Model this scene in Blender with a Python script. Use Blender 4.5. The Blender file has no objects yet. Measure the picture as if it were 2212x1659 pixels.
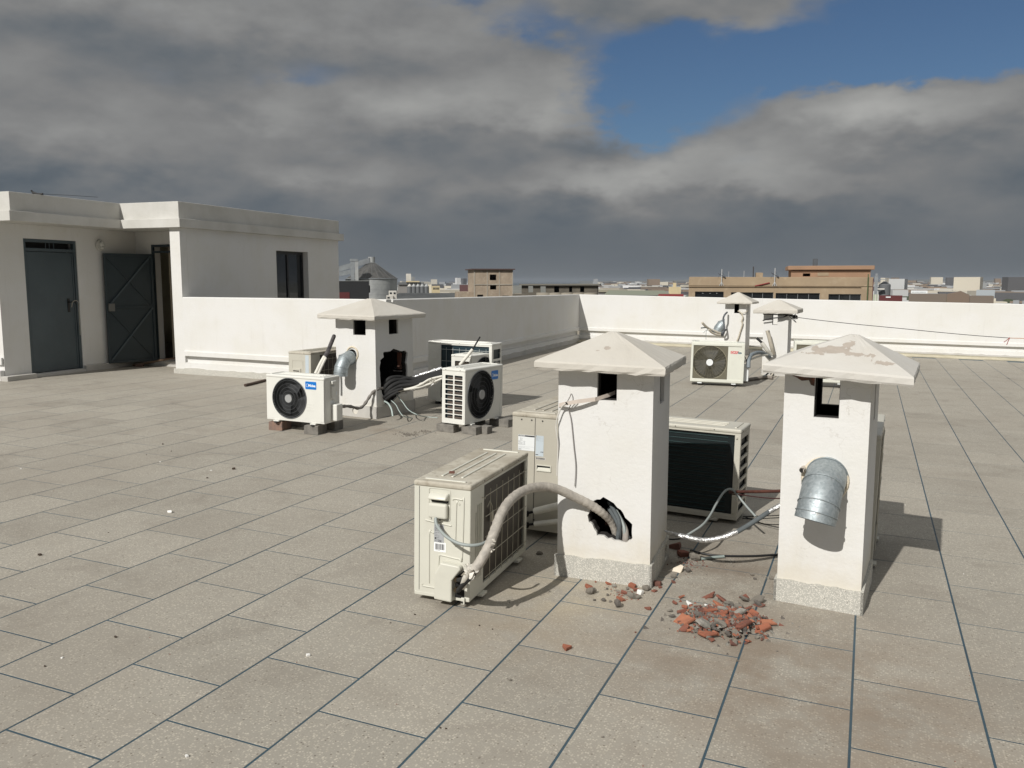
import bpy, bmesh, math, random
from math import sin, cos, pi, radians as R
from mathutils import Vector, Matrix, Euler, noise
from mathutils.geometry import tessellate_polygon
random.seed(7)
scene = bpy.context.scene
COL = scene.collection

# ------------------------------------------------------------------ camera
EYE = Vector((0, 0, 1.7)); FPX = 1835.6; PITCH = .1205; YAW = .39673
cam = bpy.data.cameras.new('camera'); cam_o = bpy.data.objects.new('camera', cam); COL.objects.link(cam_o)
cam_o.location = EYE; cam_o.rotation_euler = (pi / 2 - PITCH, 0, YAW)
cam.sensor_width = 36; cam.lens = 36 * FPX / 2212; cam.clip_start = .05; cam.clip_end = 60000
scene.camera = cam_o

# ------------------------------------------------------------------ sun + sky
SUN_AZ = R(10.5); SUN_EL = R(38.5)              # shadows fall along +Y turned by SUN_AZ towards +X
sun = bpy.data.lights.new('sun', 'SUN'); sun_o = bpy.data.objects.new('sun', sun); COL.objects.link(sun_o)
sdir = Vector((sin(SUN_AZ) * cos(SUN_EL), cos(SUN_AZ) * cos(SUN_EL), -sin(SUN_EL)))
sun_o.rotation_euler = sdir.to_track_quat('-Z', 'Y').to_euler(); sun_o.location = (-6, -12, 14)
sun.energy = 4.2; sun.angle = R(.53); sun.color = (1, .968, .915)
world = bpy.data.worlds.new('World'); scene.world = world; world.use_nodes = True
scene.view_settings.view_transform = 'Standard'; scene.view_settings.look = 'None'
scene.view_settings.exposure = 0; scene.view_settings.gamma = 1
try: scene.view_settings.use_curve_mapping = False
except Exception: pass

class NT:
    """small helper for building node trees"""
    def __init__(s, tree): s.t = tree; s.n = tree.nodes; s.l = tree.links
    def new(s, typ, **kw):
        n = s.n.new(typ)
        for k, v in kw.items(): setattr(n, k, v)
        return n
    def put(s, sock, v):
        if v is None: return
        if isinstance(v, bpy.types.NodeSocket): s.l.new(v, sock)
        else:
            if isinstance(v, (tuple, list)) and len(v) == 3 and sock.type == 'RGBA': v = (*v, 1)
            sock.default_value = v
    def m(s, op, a, b=None, c=None, clamp=False):
        n = s.new('ShaderNodeMath', operation=op, use_clamp=clamp)
        s.put(n.inputs[0], a); s.put(n.inputs[1], b); s.put(n.inputs[2], c); return n.outputs[0]
    def mix(s, f, a, b, typ='MIX'):
        n = s.new('ShaderNodeMix', data_type='RGBA', blend_type=typ)
        s.put(n.inputs[0], f); s.put(n.inputs[6], a); s.put(n.inputs[7], b); return n.outputs[2]
    def noise(s, vec, scale, detail=4, rough=.5, dist=0):
        n = s.new('ShaderNodeTexNoise'); s.put(n.inputs['Vector'], vec); n.inputs['Scale'].default_value = scale
        n.inputs['Detail'].default_value = detail; n.inputs['Roughness'].default_value = rough
        n.inputs['Distortion'].default_value = dist; return n.outputs['Fac']
    def step(s, v, lo, hi):
        n = s.new('ShaderNodeMapRange', interpolation_type='SMOOTHSTEP')
        s.put(n.inputs['Value'], v); n.inputs['From Min'].default_value = lo; n.inputs['From Max'].default_value = hi
        return n.outputs['Result']

def build_sky():
    w = NT(world.node_tree); w.n.clear()
    tc = w.new('ShaderNodeTexCoord')
    rot = w.new('ShaderNodeVectorRotate', rotation_type='Z_AXIS'); w.put(rot.inputs['Vector'], tc.outputs['Generated'])
    rot.inputs['Angle'].default_value = -YAW
    sep = w.new('ShaderNodeSeparateXYZ'); w.put(sep.inputs[0], rot.outputs[0])
    deg = 180 / pi
    az = w.m('MULTIPLY', w.m('ARCTAN2', sep.outputs[0], sep.outputs[1]), deg)
    el = w.m('MULTIPLY', w.m('ARCSINE', sep.outputs[2]), deg)
    sq = w.new('ShaderNodeMapping'); w.put(sq.inputs[0], rot.outputs[0]); sq.inputs['Scale'].default_value = (1, 1, 2.1)
    v = sq.outputs[0]
    def shifted(d, k=(0, 0, 0)):
        o = w.new('ShaderNodeMapping'); w.put(o.inputs[0], v); o.inputs['Location'].default_value = tuple(a + b for a, b in zip(d, k)); return o.outputs[0]
    n1 = w.noise(v, 4.2, 4, .5); n2 = w.noise(v, 8, 6, .46, .1)
    n2b = w.noise(shifted((-.014, -.006, .055)), 8, 6, .46, .1)      # the same billows a little higher: their difference is relief
    n4 = w.noise(shifted((3.3, 1.7, .6)), 7, 4, .5); n5 = w.noise(shifted((1.3, 5.7, 2.6)), 22, 6, .55); n5b = w.noise(shifted((1.3, 5.7, 2.6), (-.006, -.003, .02)), 22, 6, .55)
    azw = w.m('ADD', az, w.m('ADD', w.m('MULTIPLY', w.m('SUBTRACT', n2, .5), 6), w.m('MULTIPLY', w.m('SUBTRACT', n5, .5), 3)))
    elw = w.m('ADD', el, w.m('ADD', w.m('MULTIPLY', w.m('SUBTRACT', n4, .5), 5), w.m('MULTIPLY', w.m('SUBTRACT', n5, .5), 2.5)))
    def blob(a, e, sa, se, wt, A=azw, E=elw):
        x = w.m('DIVIDE', w.m('SUBTRACT', A, a), sa); y = w.m('DIVIDE', w.m('SUBTRACT', E, e), se)
        r = w.m('ADD', w.m('MULTIPLY', x, x), w.m('MULTIPLY', y, y))
        return w.m('MULTIPLY', w.m('EXPONENT', w.m('MULTIPLY', r, -1)), wt)
    def total(items):
        s = items[0]
        for i in items[1:]: s = w.m('ADD', s, i)
        return s
    # how clear the sky is: openings (positive) and the banks that close them (negative)
    clear = total([blob(9.1, 13.8, 5.4, 2.9, 1.1), blob(9.9, 10.9, 3.6, 1.7, .85), blob(2.3, 16.4, 2.6, 1.6, .6), blob(18.4, 14.0, 4.6, 1.8, 1.0), blob(27.5, 15.9, 7.5, 3.0, 1.4), blob(33, 15.0, 8, 2.8, 1.7), blob(25, 13.6, 8, 1.6, 1.1), blob(12.5, 11.6, 4, 1.6, .5), blob(-3.5, 18.6, 2.6, 1.2, .75),
                   blob(-13, 12.9, 2.6, 1.0, .42), blob(22.5, 17.5, 2.6, 1.8, .5),
                   blob(12.0, 17.7, 6.5, 1.9, -1.7), blob(21, 15.6, 1.4, .8, -.35), blob(-1.0, 12.0, 4.6, 3.0, -.6), blob(20.5, 10.6, 4, 1.6, -.7), blob(33, 9.6, 7, 2.0, -.6),
                   w.m('MULTIPLY', w.m('SUBTRACT', n1, .5), .5), w.m('MULTIPLY', w.m('SUBTRACT', n5, .5), .6),
                   w.m('MULTIPLY', w.step(w.m('ABSOLUTE', w.m('ADD', az, 4)), 42, 70), w.m('MULTIPLY', w.m('SUBTRACT', n1, .46), 3))])
    clear = w.m('MULTIPLY', clear, w.step(el, 4, 9))
    cover = w.m('SUBTRACT', 1, w.step(clear, .02, .92))
    relief = w.m('ADD', w.m('MULTIPLY', w.m('SUBTRACT', n2, n2b), .20), w.m('MULTIPLY', w.m('SUBTRACT', n5, n5b), .07))
    relief = w.m('MULTIPLY', relief, w.m('MULTIPLY', w.step(el, 1.5, 6), .9))
    tone = total([.200, relief, w.m('MULTIPLY', w.m('SUBTRACT', n2, .5), .05), w.m('MULTIPLY', w.m('SUBTRACT', n4, .5), .05),
                  blob(-1.5, 12.4, 4.6, 2.2, .115), blob(3, 11.4, 2.2, 2.4, .06), blob(20.5, 10.6, 3.8, 1.7, .17), blob(24.5, 9.6, 3, 1.4, .09), blob(30, 10.2, 7, 1.3, .07), blob(4.5, 6.3, 3.6, 1.3, .17), blob(9.8, 7.2, 3.0, 1.4, .17), blob(15.5, 7.6, 3, 1.5, .14), blob(17, 6.0, 7, .9, .08), blob(-8, 11.5, 4, 2.4, .05),
                  blob(-10, 7.1, 3.6, 1.2, .07), blob(-13, 6.8, 2, .8, .03), blob(-26, 8.4, 7, 1.6, .045), blob(-15, 11.4, 2.4, 1.5, .055), blob(-28, 11.6, 4, 1.6, .02), blob(-22, 17.2, 10, 2.0, .05), blob(-7, 16.8, 6, 1.8, .045), blob(13, 17.6, 5, 1.4, .02),
                  blob(-22, 13.8, 12, 1.2, -.03), blob(0, 9.1, 9, .8, -.05), blob(-30, 5.4, 12, 1.8, -.03), blob(25, 7.3, 8, .7, -.02), blob(5, 2.6, 70, 1.8, -.02)])
    tone = w.m('MAXIMUM', w.m('MULTIPLY', tone, w.m('ADD', .78, w.m('ADD', w.m('MULTIPLY', w.step(el, 1, 9), .22), w.m('MULTIPLY', w.step(el, 19, 48), .9)))), .07)
    cr = w.new('ShaderNodeValToRGB'); w.put(cr.inputs[0], w.m('MINIMUM', tone, .45))
    e = cr.color_ramp.elements; e[0].position = .05; e[0].color = (.062, .085, .112, 1); e[1].position = .45; e[1].color = (.43, .43, .415, 1)
    k = cr.color_ramp.elements.new(.13); k.color = (.118, .138, .158, 1)
    k = cr.color_ramp.elements.new(.22); k.color = (.210, .213, .214, 1)
    nish = w.new('ShaderNodeTexSky', sky_type='NISHITA'); nish.sun_disc = False
    nish.sun_elevation = SUN_EL; nish.sun_rotation = pi + SUN_AZ
    nish.air_density = 1.0; nish.dust_density = .6; nish.ozone_density = 3.0
    sky = w.mix(1.0, nish.outputs[0], (.037, .043, .049), 'MULTIPLY')
    gain = w.m('ADD', 1, w.m('MULTIPLY', w.step(el, 19, 48), .35)); gc = w.new('ShaderNodeVectorMath', operation='SCALE'); w.put(gc.inputs[0], cr.outputs[0]); w.put(gc.inputs['Scale'], gain)
    col = w.mix(cover, sky, gc.outputs[0])
    # below the horizon: dull ground tone
    bg = w.new('ShaderNodeBackground'); w.put(bg.inputs[0], col); bg.inputs[1].default_value = 1.0
    out = w.new('ShaderNodeOutputWorld'); w.l.new(bg.outputs[0], out.inputs[0])
build_sky()

# ------------------------------------------------------------------ photo ray helpers (turn a picture position into a real place)
FW = Vector((-sin(YAW) * cos(PITCH), cos(YAW) * cos(PITCH), -sin(PITCH))); RT = Vector((cos(YAW), sin(YAW), 0)); UP = RT.cross(FW)
SLX, SLY = -.018884, -.0012067                                   # drainage slope of the roof
def gz(x, y): return SLX * x + SLY * y
def ray(u, v): return FW + RT * ((u - 1106) / FPX) - UP * ((v - 829.5) / FPX)
def G(u, v, dz=0):
    d = ray(u, v); t = (dz + SLX * 0 - EYE.z) / (d.z - SLX * d.x - SLY * d.y); return EYE + d * t
def onY(u, v, y): d = ray(u, v); return EYE + d * (y / d.y)
def onX(u, v, x): d = ray(u, v); return EYE + d * (x / d.x)
def zrow(x, y, v):
    p = Vector((x, y, 0)) - EYE; h = p.dot(Vector((FW.x, FW.y, 0)))
    # (829.5-v)/F = (p.UP)/(p.FW) with unknown height z
    k = (829.5 - v) / FPX; a = p.x * UP.x + p.y * UP.y; b = p.x * FW.x + p.y * FW.y
    return EYE.z + (k * b - a) / (UP.z - k * FW.z)
def far(u, dist):                                                # ground position dist metres away behind picture column u
    d = FW + RT * ((u - 1106) / FPX); d = Vector((d.x, d.y, 0)).normalized(); return d * dist

# ------------------------------------------------------------------ mesh builder
class MB:
    def __init__(s): s.v = []; s.f = []; s.sm = []
    def add(s, vs, fs, M=None, smooth=False):
        o = len(s.v)
        s.v += [tuple(M @ Vector(p)) if M is not None else tuple(p) for p in vs]
        s.f += [tuple(i + o for i in f) for f in fs]; s.sm += [smooth] * len(fs); return s
    def box(s, x0, y0, z0, x1, y1, z1, M=None):
        if x0 > x1: x0, x1 = x1, x0
        if y0 > y1: y0, y1 = y1, y0
        if z0 > z1: z0, z1 = z1, z0
        v = [(x0,y0,z0),(x1,y0,z0),(x1,y1,z0),(x0,y1,z0),(x0,y0,z1),(x1,y0,z1),(x1,y1,z1),(x0,y1,z1)]
        return s.add(v, [(0,3,2,1),(4,5,6,7),(0,1,5,4),(1,2,6,5),(2,3,7,6),(3,0,4,7)], M)
    def cyl(s, a, b, r, r2=None, n=16, caps=True, smooth=True):
        a = Vector(a); b = Vector(b); r2 = r if r2 is None else r2
        q = (b - a).to_track_quat('Z', 'Y'); vs = []
        for c, rr in ((a, r), (b, r2)):
            for i in range(n): vs.append(c + q @ Vector((rr * cos(2*pi*i/n), rr * sin(2*pi*i/n), 0)))
        s.add(vs, [(i, (i+1) % n, n + (i+1) % n, n + i) for i in range(n)], None, smooth)
        if caps: s.add(vs[:n], [tuple(range(n))[::-1]]); s.add(vs[n:], [tuple(range(n))])
        return s
    def tube(s, pts, r, n=8, caps=True, rf=None):
        pts = [Vector(p) for p in pts]; vs = []; T = []
        for i in range(len(pts)):
            a = pts[max(i-1, 0)]; b = pts[min(i+1, len(pts)-1)]; T.append((b - a).normalized())
        up = Vector((0, 0, 1)) if abs(T[0].z) < .9 else Vector((1, 0, 0))
        X = T[0].cross(up).normalized()
        for i, p in enumerate(pts):
            X = (X - T[i] * X.dot(T[i])).normalized(); Y = T[i].cross(X)
            rr = r if rf is None else rf(i / (len(pts) - 1), i)
            for k in range(n): a = 2*pi*k/n; vs.append(p + (X * cos(a) + Y * sin(a)) * rr)
        fs = [(i*n + k, i*n + (k+1) % n, (i+1)*n + (k+1) % n, (i+1)*n + k) for i in range(len(pts)-1) for k in range(n)]
        s.add(vs, fs, None, True)
        if caps: s.add(vs[:n], [tuple(range(n))[::-1]]); s.add(vs[-n:], [tuple(range(n))])
        return s
    def rings(s, rings, caps=True, smooth=True, closed=False):
        n = len(rings[0]); vs = [p for r in rings for p in r]; m = len(rings)
        fs = [(i*n + k, i*n + (k+1) % n, ((i+1) % m)*n + (k+1) % n, ((i+1) % m)*n + k) for i in range(m if closed else m-1) for k in range(n)]
        s.add(vs, fs, None, smooth)
        if caps and not closed: s.add(rings[0], [tuple(range(n))[::-1]]); s.add(rings[-1], [tuple(range(n))])
        return s
    def torus(s, c, R_, r, axis='y', n=32, k=5):
        rr = []
        for i in range(n):
            a = 2*pi*i/n; ring = []
            for j in range(k):
                b = 2*pi*j/k; rad = R_ + r*cos(b); h = r*sin(b)
                p = {'y': (rad*cos(a), h, rad*sin(a)), 'z': (rad*cos(a), rad*sin(a), h), 'x': (h, rad*cos(a), rad*sin(a))}[axis]
                ring.append(Vector(c) + Vector(p))
            rr.append(ring)
        return s.rings(rr, closed=True)
    def plate(s, outer, holes, t, M):
        """outline with holes in local (x, z), thickness t going to +y; M places it"""
        loops = [[Vector((p[0], p[1], 0)) for p in outer]] + [[Vector((p[0], p[1], 0)) for p in h] for h in holes]
        tris = tessellate_polygon(loops); flat = [p for lp in loops for p in lp]; N = len(flat)
        v0 = [(p.x, 0, p.y) for p in flat]; v1 = [(p.x, t, p.y) for p in flat]
        def ar(tr): a, b, c = (flat[i] for i in tr); return (b - a).cross(c - a).z
        fs = []
        for tr in tris:
            tr = tuple(tr)
            if abs(ar(tr)) < 1e-12: continue
            if ar(tr) < 0: tr = tr[::-1]
            fs.append(tr); fs.append(tuple(i + N for i in tr[::-1]))
        o = 0
        for lp in loops:
            n = len(lp); area = sum(lp[i].x * lp[(i+1) % n].y - lp[(i+1) % n].x * lp[i].y for i in range(n))
            isouter = (o == 0)
            for i in range(n):
                a, b = o + i, o + (i+1) % n
                q = (a, b, b + N, a + N)
                ccw = area > 0
                if ccw == isouter: q = (b, a, a + N, b + N)
                fs.append(q)
            o += n
        return s.add(v0 + v1, fs, M)
    def build(s, name, mat, parent=None, bevel=0, kind=None, seg=2, loc=None):
        me = bpy.data.meshes.new(name); me.from_pydata(s.v, [], s.f); me.update()
        if any(s.sm): me.polygons.foreach_set('use_smooth', s.sm)
        if mat is not None: me.materials.append(mat)
        o = bpy.data.objects.new(name, me); COL.objects.link(o)
        if parent is not None: o.parent = parent
        if loc is not None: o.location = loc
        if kind: o['kind'] = kind
        if bevel:
            b = o.modifiers.new('bevel', 'BEVEL'); b.width = bevel; b.segments = seg; b.limit_method = 'ANGLE'; b.angle_limit = R(40)
        return o
def empty(name, loc, rz=0, tilt=False):
    o = bpy.data.objects.new(name, None); COL.objects.link(o); o.location = loc
    o.rotation_euler = (0, 0, rz)
    if tilt:
        q = Vector((0, 0, 1)).rotation_difference(Vector((-SLX, -SLY, 1)).normalized())
        o.rotation_euler = (q.to_matrix() @ Matrix.Rotation(rz, 3, 'Z')).to_euler()
    o.empty_display_size = .1; return o
def tag(o, label, cat, group=None, kind=None):
    o['label'] = label; o['category'] = cat
    if group: o['group'] = group
    if kind: o['kind'] = kind
    return o
def spline(pts, sub=8):
    P = [Vector(p) for p in pts]; out = []
    for i in range(len(P) - 1):
        a = P[max(i-1, 0)]; b = P[i]; c = P[i+1]; d = P[min(i+2, len(P)-1)]
        for k in range(sub):
            t = k / sub
            out.append(.5 * ((2*b) + (c - a)*t + (2*a - 5*b + 4*c - d)*t*t + (3*b - 3*c + d - a)*t*t*t))
    out.append(P[-1]); return out
def rrect(x0, z0, x1, z1, r, n=3):
    pts = []
    for cx, cz, a0 in ((x1-r, z0+r, -pi/2), (x1-r, z1-r, 0), (x0+r, z1-r, pi/2), (x0+r, z0+r, pi)):
        for i in range(n+1): a = a0 + pi/2*i/n; pts.append((cx + r*cos(a), cz + r*sin(a)))
    return pts
def circ(cx, cz, r, n=32): return [(cx + r*cos(2*pi*i/n), cz + r*sin(2*pi*i/n)) for i in range(n)]
def text_mb(txt, size, M, depth=.001, bold=0.0, shear=0):
    cu = bpy.data.curves.new('txt', 'FONT'); cu.body = txt; cu.size = size; cu.extrude = depth; cu.offset = bold; cu.shear = shear; cu.resolution_u = 3
    ob = bpy.data.objects.new('txt', cu); COL.objects.link(ob); dg = bpy.context.evaluated_depsgraph_get(); dg.update()
    me = bpy.data.meshes.new_from_object(ob.evaluated_get(dg)); bpy.data.objects.remove(ob); b = MB()
    b.add([(v.co.x, -v.co.z, v.co.y) for v in me.vertices], [tuple(p.vertices) for p in me.polygons], M)
    wd = max((v.co.x for v in me.vertices), default=0); bpy.data.meshes.remove(me); return b, wd

# ------------------------------------------------------------------ materials
MATS = {}
def mat(name, col, rough=.6, col2=None, col3=None, nscale=3, bump=0, bscale=60, metal=0, spec=.5, coords='Object', detail=6, dirt=0, dirtcol=(.25,.21,.15), contrast=(.35,.65), bdist=.01):
    if name in MATS: return MATS[name]
    m = bpy.data.materials.new(name); m.use_nodes = True; t = NT(m.node_tree); t.n.clear()
    out = t.new('ShaderNodeOutputMaterial'); p = t.new('ShaderNodeBsdfPrincipled'); t.l.new(p.outputs[0], out.inputs[0])
    if coords == 'World': vec = t.new('ShaderNodeNewGeometry').outputs['Position']
    else: vec = t.new('ShaderNodeTexCoord').outputs['Object']
    c = (*col, 1)
    if col2: c = t.mix(t.step(t.noise(vec, nscale, detail, .6), *contrast), (*col, 1), (*col2, 1))
    if col3: c = t.mix(t.step(t.noise(vec, nscale * 4.7, detail, .65), .5, .75), c, (*col3, 1))
    if dirt: c = t.mix(t.m('MULTIPLY', t.step(t.noise(vec, 9, 8, .7, .4), .5, .78), dirt), c, (*dirtcol, 1))
    t.put(p.inputs['Base Color'], c); p.inputs['Metallic'].default_value = metal
    p.inputs['Specular IOR Level'].default_value = spec
    t.put(p.inputs['Roughness'], t.m('ADD', rough - .06, t.m('MULTIPLY', t.noise(vec, nscale * 3, 4), .12)))
    if bump:
        b = t.new('ShaderNodeBump'); b.inputs['Strength'].default_value = bump; b.inputs['Distance'].default_value = bdist
        t.put(b.inputs['Height'], t.noise(vec, bscale, 6, .6)); t.l.new(b.outputs[0], p.inputs['Normal'])
    MATS[name] = m; return m

def plaster(name, base=(.80,.79,.755), warm=(.74,.71,.64), grime=.25, cracks=.25, peel=0, peel_col=(.33,.29,.25), soil=0, coords='Object', spots=()):
    """painted render: brushed tone, hairline cracks, rubbed patches, optional flaked paint"""
    if name in MATS: return MATS[name]
    m = bpy.data.materials.new(name); m.use_nodes = True; t = NT(m.node_tree); t.n.clear()
    out = t.new('ShaderNodeOutputMaterial'); p = t.new('ShaderNodeBsdfPrincipled'); t.l.new(p.outputs[0], out.inputs[0])
    vec = t.new('ShaderNodeNewGeometry').outputs['Position'] if coords == 'World' else t.new('ShaderNodeTexCoord').outputs['Object']
    c = t.mix(t.step(t.noise(vec, 1.6, 6, .6), .35, .7), (*base, 1), (*warm, 1))
    c = t.mix(t.m('MULTIPLY', t.step(t.noise(vec, 6.5, 8, .7, .5), .56, .82), grime), c, (.52, .49, .43, 1))
    st = t.new('ShaderNodeMapping'); t.put(st.inputs[0], vec); st.inputs['Scale'].default_value = (9, 9, .7)
    c = t.mix(t.m('MULTIPLY', t.step(t.noise(st.outputs[0], 1.5, 5, .6), .56, .8), grime * .75), c, (.50, .48, .44, 1))
    if soil:      # splash soil on the lowest hand's breadth above the roof
        sp = t.new('ShaderNodeSeparateXYZ'); t.put(sp.inputs[0], vec)
        hgt = t.m('ADD', sp.outputs[2], t.m('MULTIPLY', t.noise(vec, 7, 5, .6), -.35))
        c = t.mix(t.m('MULTIPLY', t.step(hgt, .22, -.12), soil), c, (.56, .50, .38, 1))
    vo = t.new('ShaderNodeTexVoronoi', feature='DISTANCE_TO_EDGE')
    wv = t.new('ShaderNodeVectorMath', operation='ADD'); t.put(wv.inputs[0], vec)
    nn = t.new('ShaderNodeTexNoise'); t.put(nn.inputs['Vector'], vec); nn.inputs['Scale'].default_value = 6; nn.inputs['Detail'].default_value = 5
    sc_ = t.new('ShaderNodeVectorMath', operation='SCALE'); t.put(sc_.inputs[0], nn.outputs['Color']); sc_.inputs['Scale'].default_value = .35
    t.put(wv.inputs[1], sc_.outputs[0]); t.put(vo.inputs['Vector'], wv.outputs[0]); vo.inputs['Scale'].default_value = 4.5
    crack = t.m('MULTIPLY', t.step(vo.outputs['Distance'], .012, .0), t.step(t.noise(vec, 2.2, 3), .5, .62))
    c = t.mix(t.m('MULTIPLY', crack, cracks), c, (.4, .37, .33, 1))
    hgt2 = t.noise(vec, 45, 6, .62); hgt2 = t.m('ADD', hgt2, t.m('MULTIPLY', t.noise(vec, 9, 3), 1.2))
    if peel:
        f = t.m('ADD', t.noise(vec, 16, 9, .62, .5), t.m('MULTIPLY', t.noise(vec, 2.3, 2), .5))
        if spots:
            sx_ = t.new('ShaderNodeSeparateXYZ'); t.put(sx_.inputs[0], vec)
            for x_, y_, rx, ry, wt in spots:
                a_ = t.m('DIVIDE', t.m('SUBTRACT', sx_.outputs[0], x_), rx); b_ = t.m('DIVIDE', t.m('SUBTRACT', sx_.outputs[1], y_), ry)
                f = t.m('ADD', f, t.m('MULTIPLY', t.m('EXPONENT', t.m('MULTIPLY', t.m('ADD', t.m('MULTIPLY', a_, a_), t.m('MULTIPLY', b_, b_)), -1)), wt))
        mask = t.step(f, peel, peel + .006)
        pc = t.mix(t.noise(vec, 30, 6), (*peel_col, 1), tuple(x * 1.35 for x in peel_col) + (1,))
        c = t.mix(mask, c, pc); hgt2 = t.m('SUBTRACT', hgt2, t.m('MULTIPLY', mask, .5))
    t.put(p.inputs['Base Color'], c); p.inputs['Roughness'].default_value = .85; p.inputs['Specular IOR Level'].default_value = .25
    b = t.new('ShaderNodeBump'); b.inputs['Strength'].default_value = .35; b.inputs['Distance'].default_value = .006
    t.put(b.inputs['Height'], hgt2); t.l.new(b.outputs[0], p.inputs['Normal'])
    MATS[name] = m; return m

def terrazzo(name, base, chips, scale, stain=True, rnd=.12, dark=(.12,.10,.08), chipamt=.42):
    if name in MATS: return MATS[name]
    m = bpy.data.materials.new(name); m.use_nodes = True; t = NT(m.node_tree); t.n.clear()
    out = t.new('ShaderNodeOutputMaterial'); p = t.new('ShaderNodeBsdfPrincipled'); t.l.new(p.outputs[0], out.inputs[0])
    vec = t.new('ShaderNodeNewGeometry').outputs['Position']
    vo = t.new('ShaderNodeTexVoronoi', feature='F1'); t.put(vo.inputs['Vector'], vec); vo.inputs['Scale'].default_value = scale; vo.inputs['Randomness'].default_value = 1
    sp = t.new('ShaderNodeSeparateColor'); t.put(sp.inputs[0], vo.outputs['Color'])
    is_chip = t.m('MULTIPLY', t.step(sp.outputs[0], 1 - chipamt - .02, 1 - chipamt + .02), t.step(vo.outputs['Distance'], .52, .4))
    chipc = t.mix(sp.outputs[1], (*chips[0], 1), (*chips[1], 1))
    c0 = t.mix(t.noise(vec, 140, 4, .7), tuple(x * .8 for x in base) + (1,), tuple(min(1, x * 1.2) for x in base) + (1,))
    c = t.mix(is_chip, c0, chipc)
    vd = t.new('ShaderNodeTexVoronoi', feature='F1'); t.put(vd.inputs['Vector'], vec); vd.inputs['Scale'].default_value = scale * .8
    sd = t.new('ShaderNodeSeparateColor'); t.put(sd.inputs[0], vd.outputs['Color'])
    c = t.mix(t.m('MULTIPLY', t.m('MULTIPLY', t.step(sd.outputs[0], .93, .95), t.step(vd.outputs['Distance'], .4, .3)), .7), c, (*dark, 1))
    if stain:
        c = t.mix(t.m('MULTIPLY', t.step(t.noise(vec, .7, 5, .6), .40, .66), .34), c, (.255, .225, .185, 1))
        c = t.mix(t.m('MULTIPLY', t.step(t.noise(vec, 2.3, 7, .65, .4), .48, .74), .42), c, (.195, .17, .14, 1))
        c = t.mix(t.m('MULTIPLY', t.step(t.noise(vec, 5.5, 8, .72), .6, .8), .3), c, (.5, .47, .4, 1))
        sx_ = t.new('ShaderNodeSeparateXYZ'); t.put(sx_.inputs[0], vec)
        for x_, y_, r_, cc, am in ((-.35, 3.75, .75, (.215, .165, .12, 1), .75), (-.75, 5.0, .5, (.17, .13, .095, 1), .7), (.25, 3.2, .55, (.24, .185, .135, 1), .5), (-1.45, 4.2, .28, (.50, .42, .28, 1), .5), (-4.9, 7.9, .6, (.25, .20, .15, 1), .5), (-1.5, 3.6, .35, (.27, .21, .14, 1), .4)):
            a_ = t.m('SUBTRACT', sx_.outputs[0], x_); b_ = t.m('SUBTRACT', sx_.outputs[1], y_)
            g_ = t.m('EXPONENT', t.m('MULTIPLY', t.m('ADD', t.m('MULTIPLY', a_, a_), t.m('MULTIPLY', b_, b_)), -1 / (r_ * r_)))
            c = t.mix(t.m('MULTIPLY', t.m('MULTIPLY', g_, t.step(t.noise(vec, 3.1, 7, .65), .3, .65)), am), c, cc)
        oi = t.new('ShaderNodeObjectInfo'); rn = t.m('ADD', 1 - rnd / 2, t.m('MULTIPLY', oi.outputs['Random'], rnd))
        gm = t.new('ShaderNodeHueSaturation'); t.put(gm.inputs['Value'], rn); t.put(gm.inputs['Color'], c)
        gm.inputs['Hue'].default_value = .5; c = gm.outputs[0]
    t.put(p.inputs['Base Color'], c); p.inputs['Specular IOR Level'].default_value = .35
    t.put(p.inputs['Roughness'], t.m('ADD', .68, t.m('MULTIPLY', t.noise(vec, 20, 4), .2)))
    b = t.new('ShaderNodeBump'); b.inputs['Strength'].default_value = .3; b.inputs['Distance'].default_value = .003
    t.put(b.inputs['Height'], t.m('ADD', t.noise(vec, 110, 5, .7), t.m('MULTIPLY', is_chip, .4))); t.l.new(b.outputs[0], p.inputs['Normal'])
    MATS[name] = m; return m

m_white = plaster('white_render', grime=.42, cracks=.0, base=(.675,.67,.655), warm=(.65,.64,.605))
m_shaft = plaster('chimney_render', grime=.2, cracks=.4, soil=.55, base=(.675,.67,.655), warm=(.65,.64,.605))
m_cap = plaster('cap_render', base=(.55,.525,.475), warm=(.50,.47,.415), grime=.35, cracks=.25)
m_cap_peel = plaster('cap_flaked', base=(.56,.545,.51), warm=(.52,.495,.45), grime=.4, cracks=.2, peel=1.0, spots=((.19,.055,.085,.05,.42),(.25,.075,.05,.03,.3),(.37,.03,.09,.035,.42),(.47,-.03,.06,.03,.36),(.30,.13,.05,.03,.3),(.10,.0,.03,.02,.2),(.30,.22,.02,.02,.25)))
m_cap_spot = plaster('cap_spotted', base=(.55,.525,.475), warm=(.50,.47,.415), grime=.4, cracks=.25, peel=1.0, spots=((.262,.05,.022,.03,.42),(.215,.02,.02,.018,.38)))
m_weather = plaster('weathered_render', grime=.75, cracks=.2, base=(.58,.57,.54), warm=(.50,.49,.455))
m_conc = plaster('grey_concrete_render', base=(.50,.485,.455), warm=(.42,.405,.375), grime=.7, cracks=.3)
m_floor = terrazzo('floor_terrazzo', (.318,.295,.252), ((.375,.345,.285), (.50,.46,.385)), 105, rnd=.13)
m_skirt = terrazzo('plinth_terrazzo', (.42,.41,.37), ((.58,.56,.50), (.74,.71,.64)), 190, stain=False, chipamt=.55)
m_joint = mat('joint_strip_blue', (.036,.076,.103), .5, (.034,.06,.078), nscale=2, coords='World')
m_fillet = mat('sandy_screed', (.52,.48,.36), .9, (.42,.38,.28), nscale=2.2, bump=.5, bscale=50, coords='World')
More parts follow.
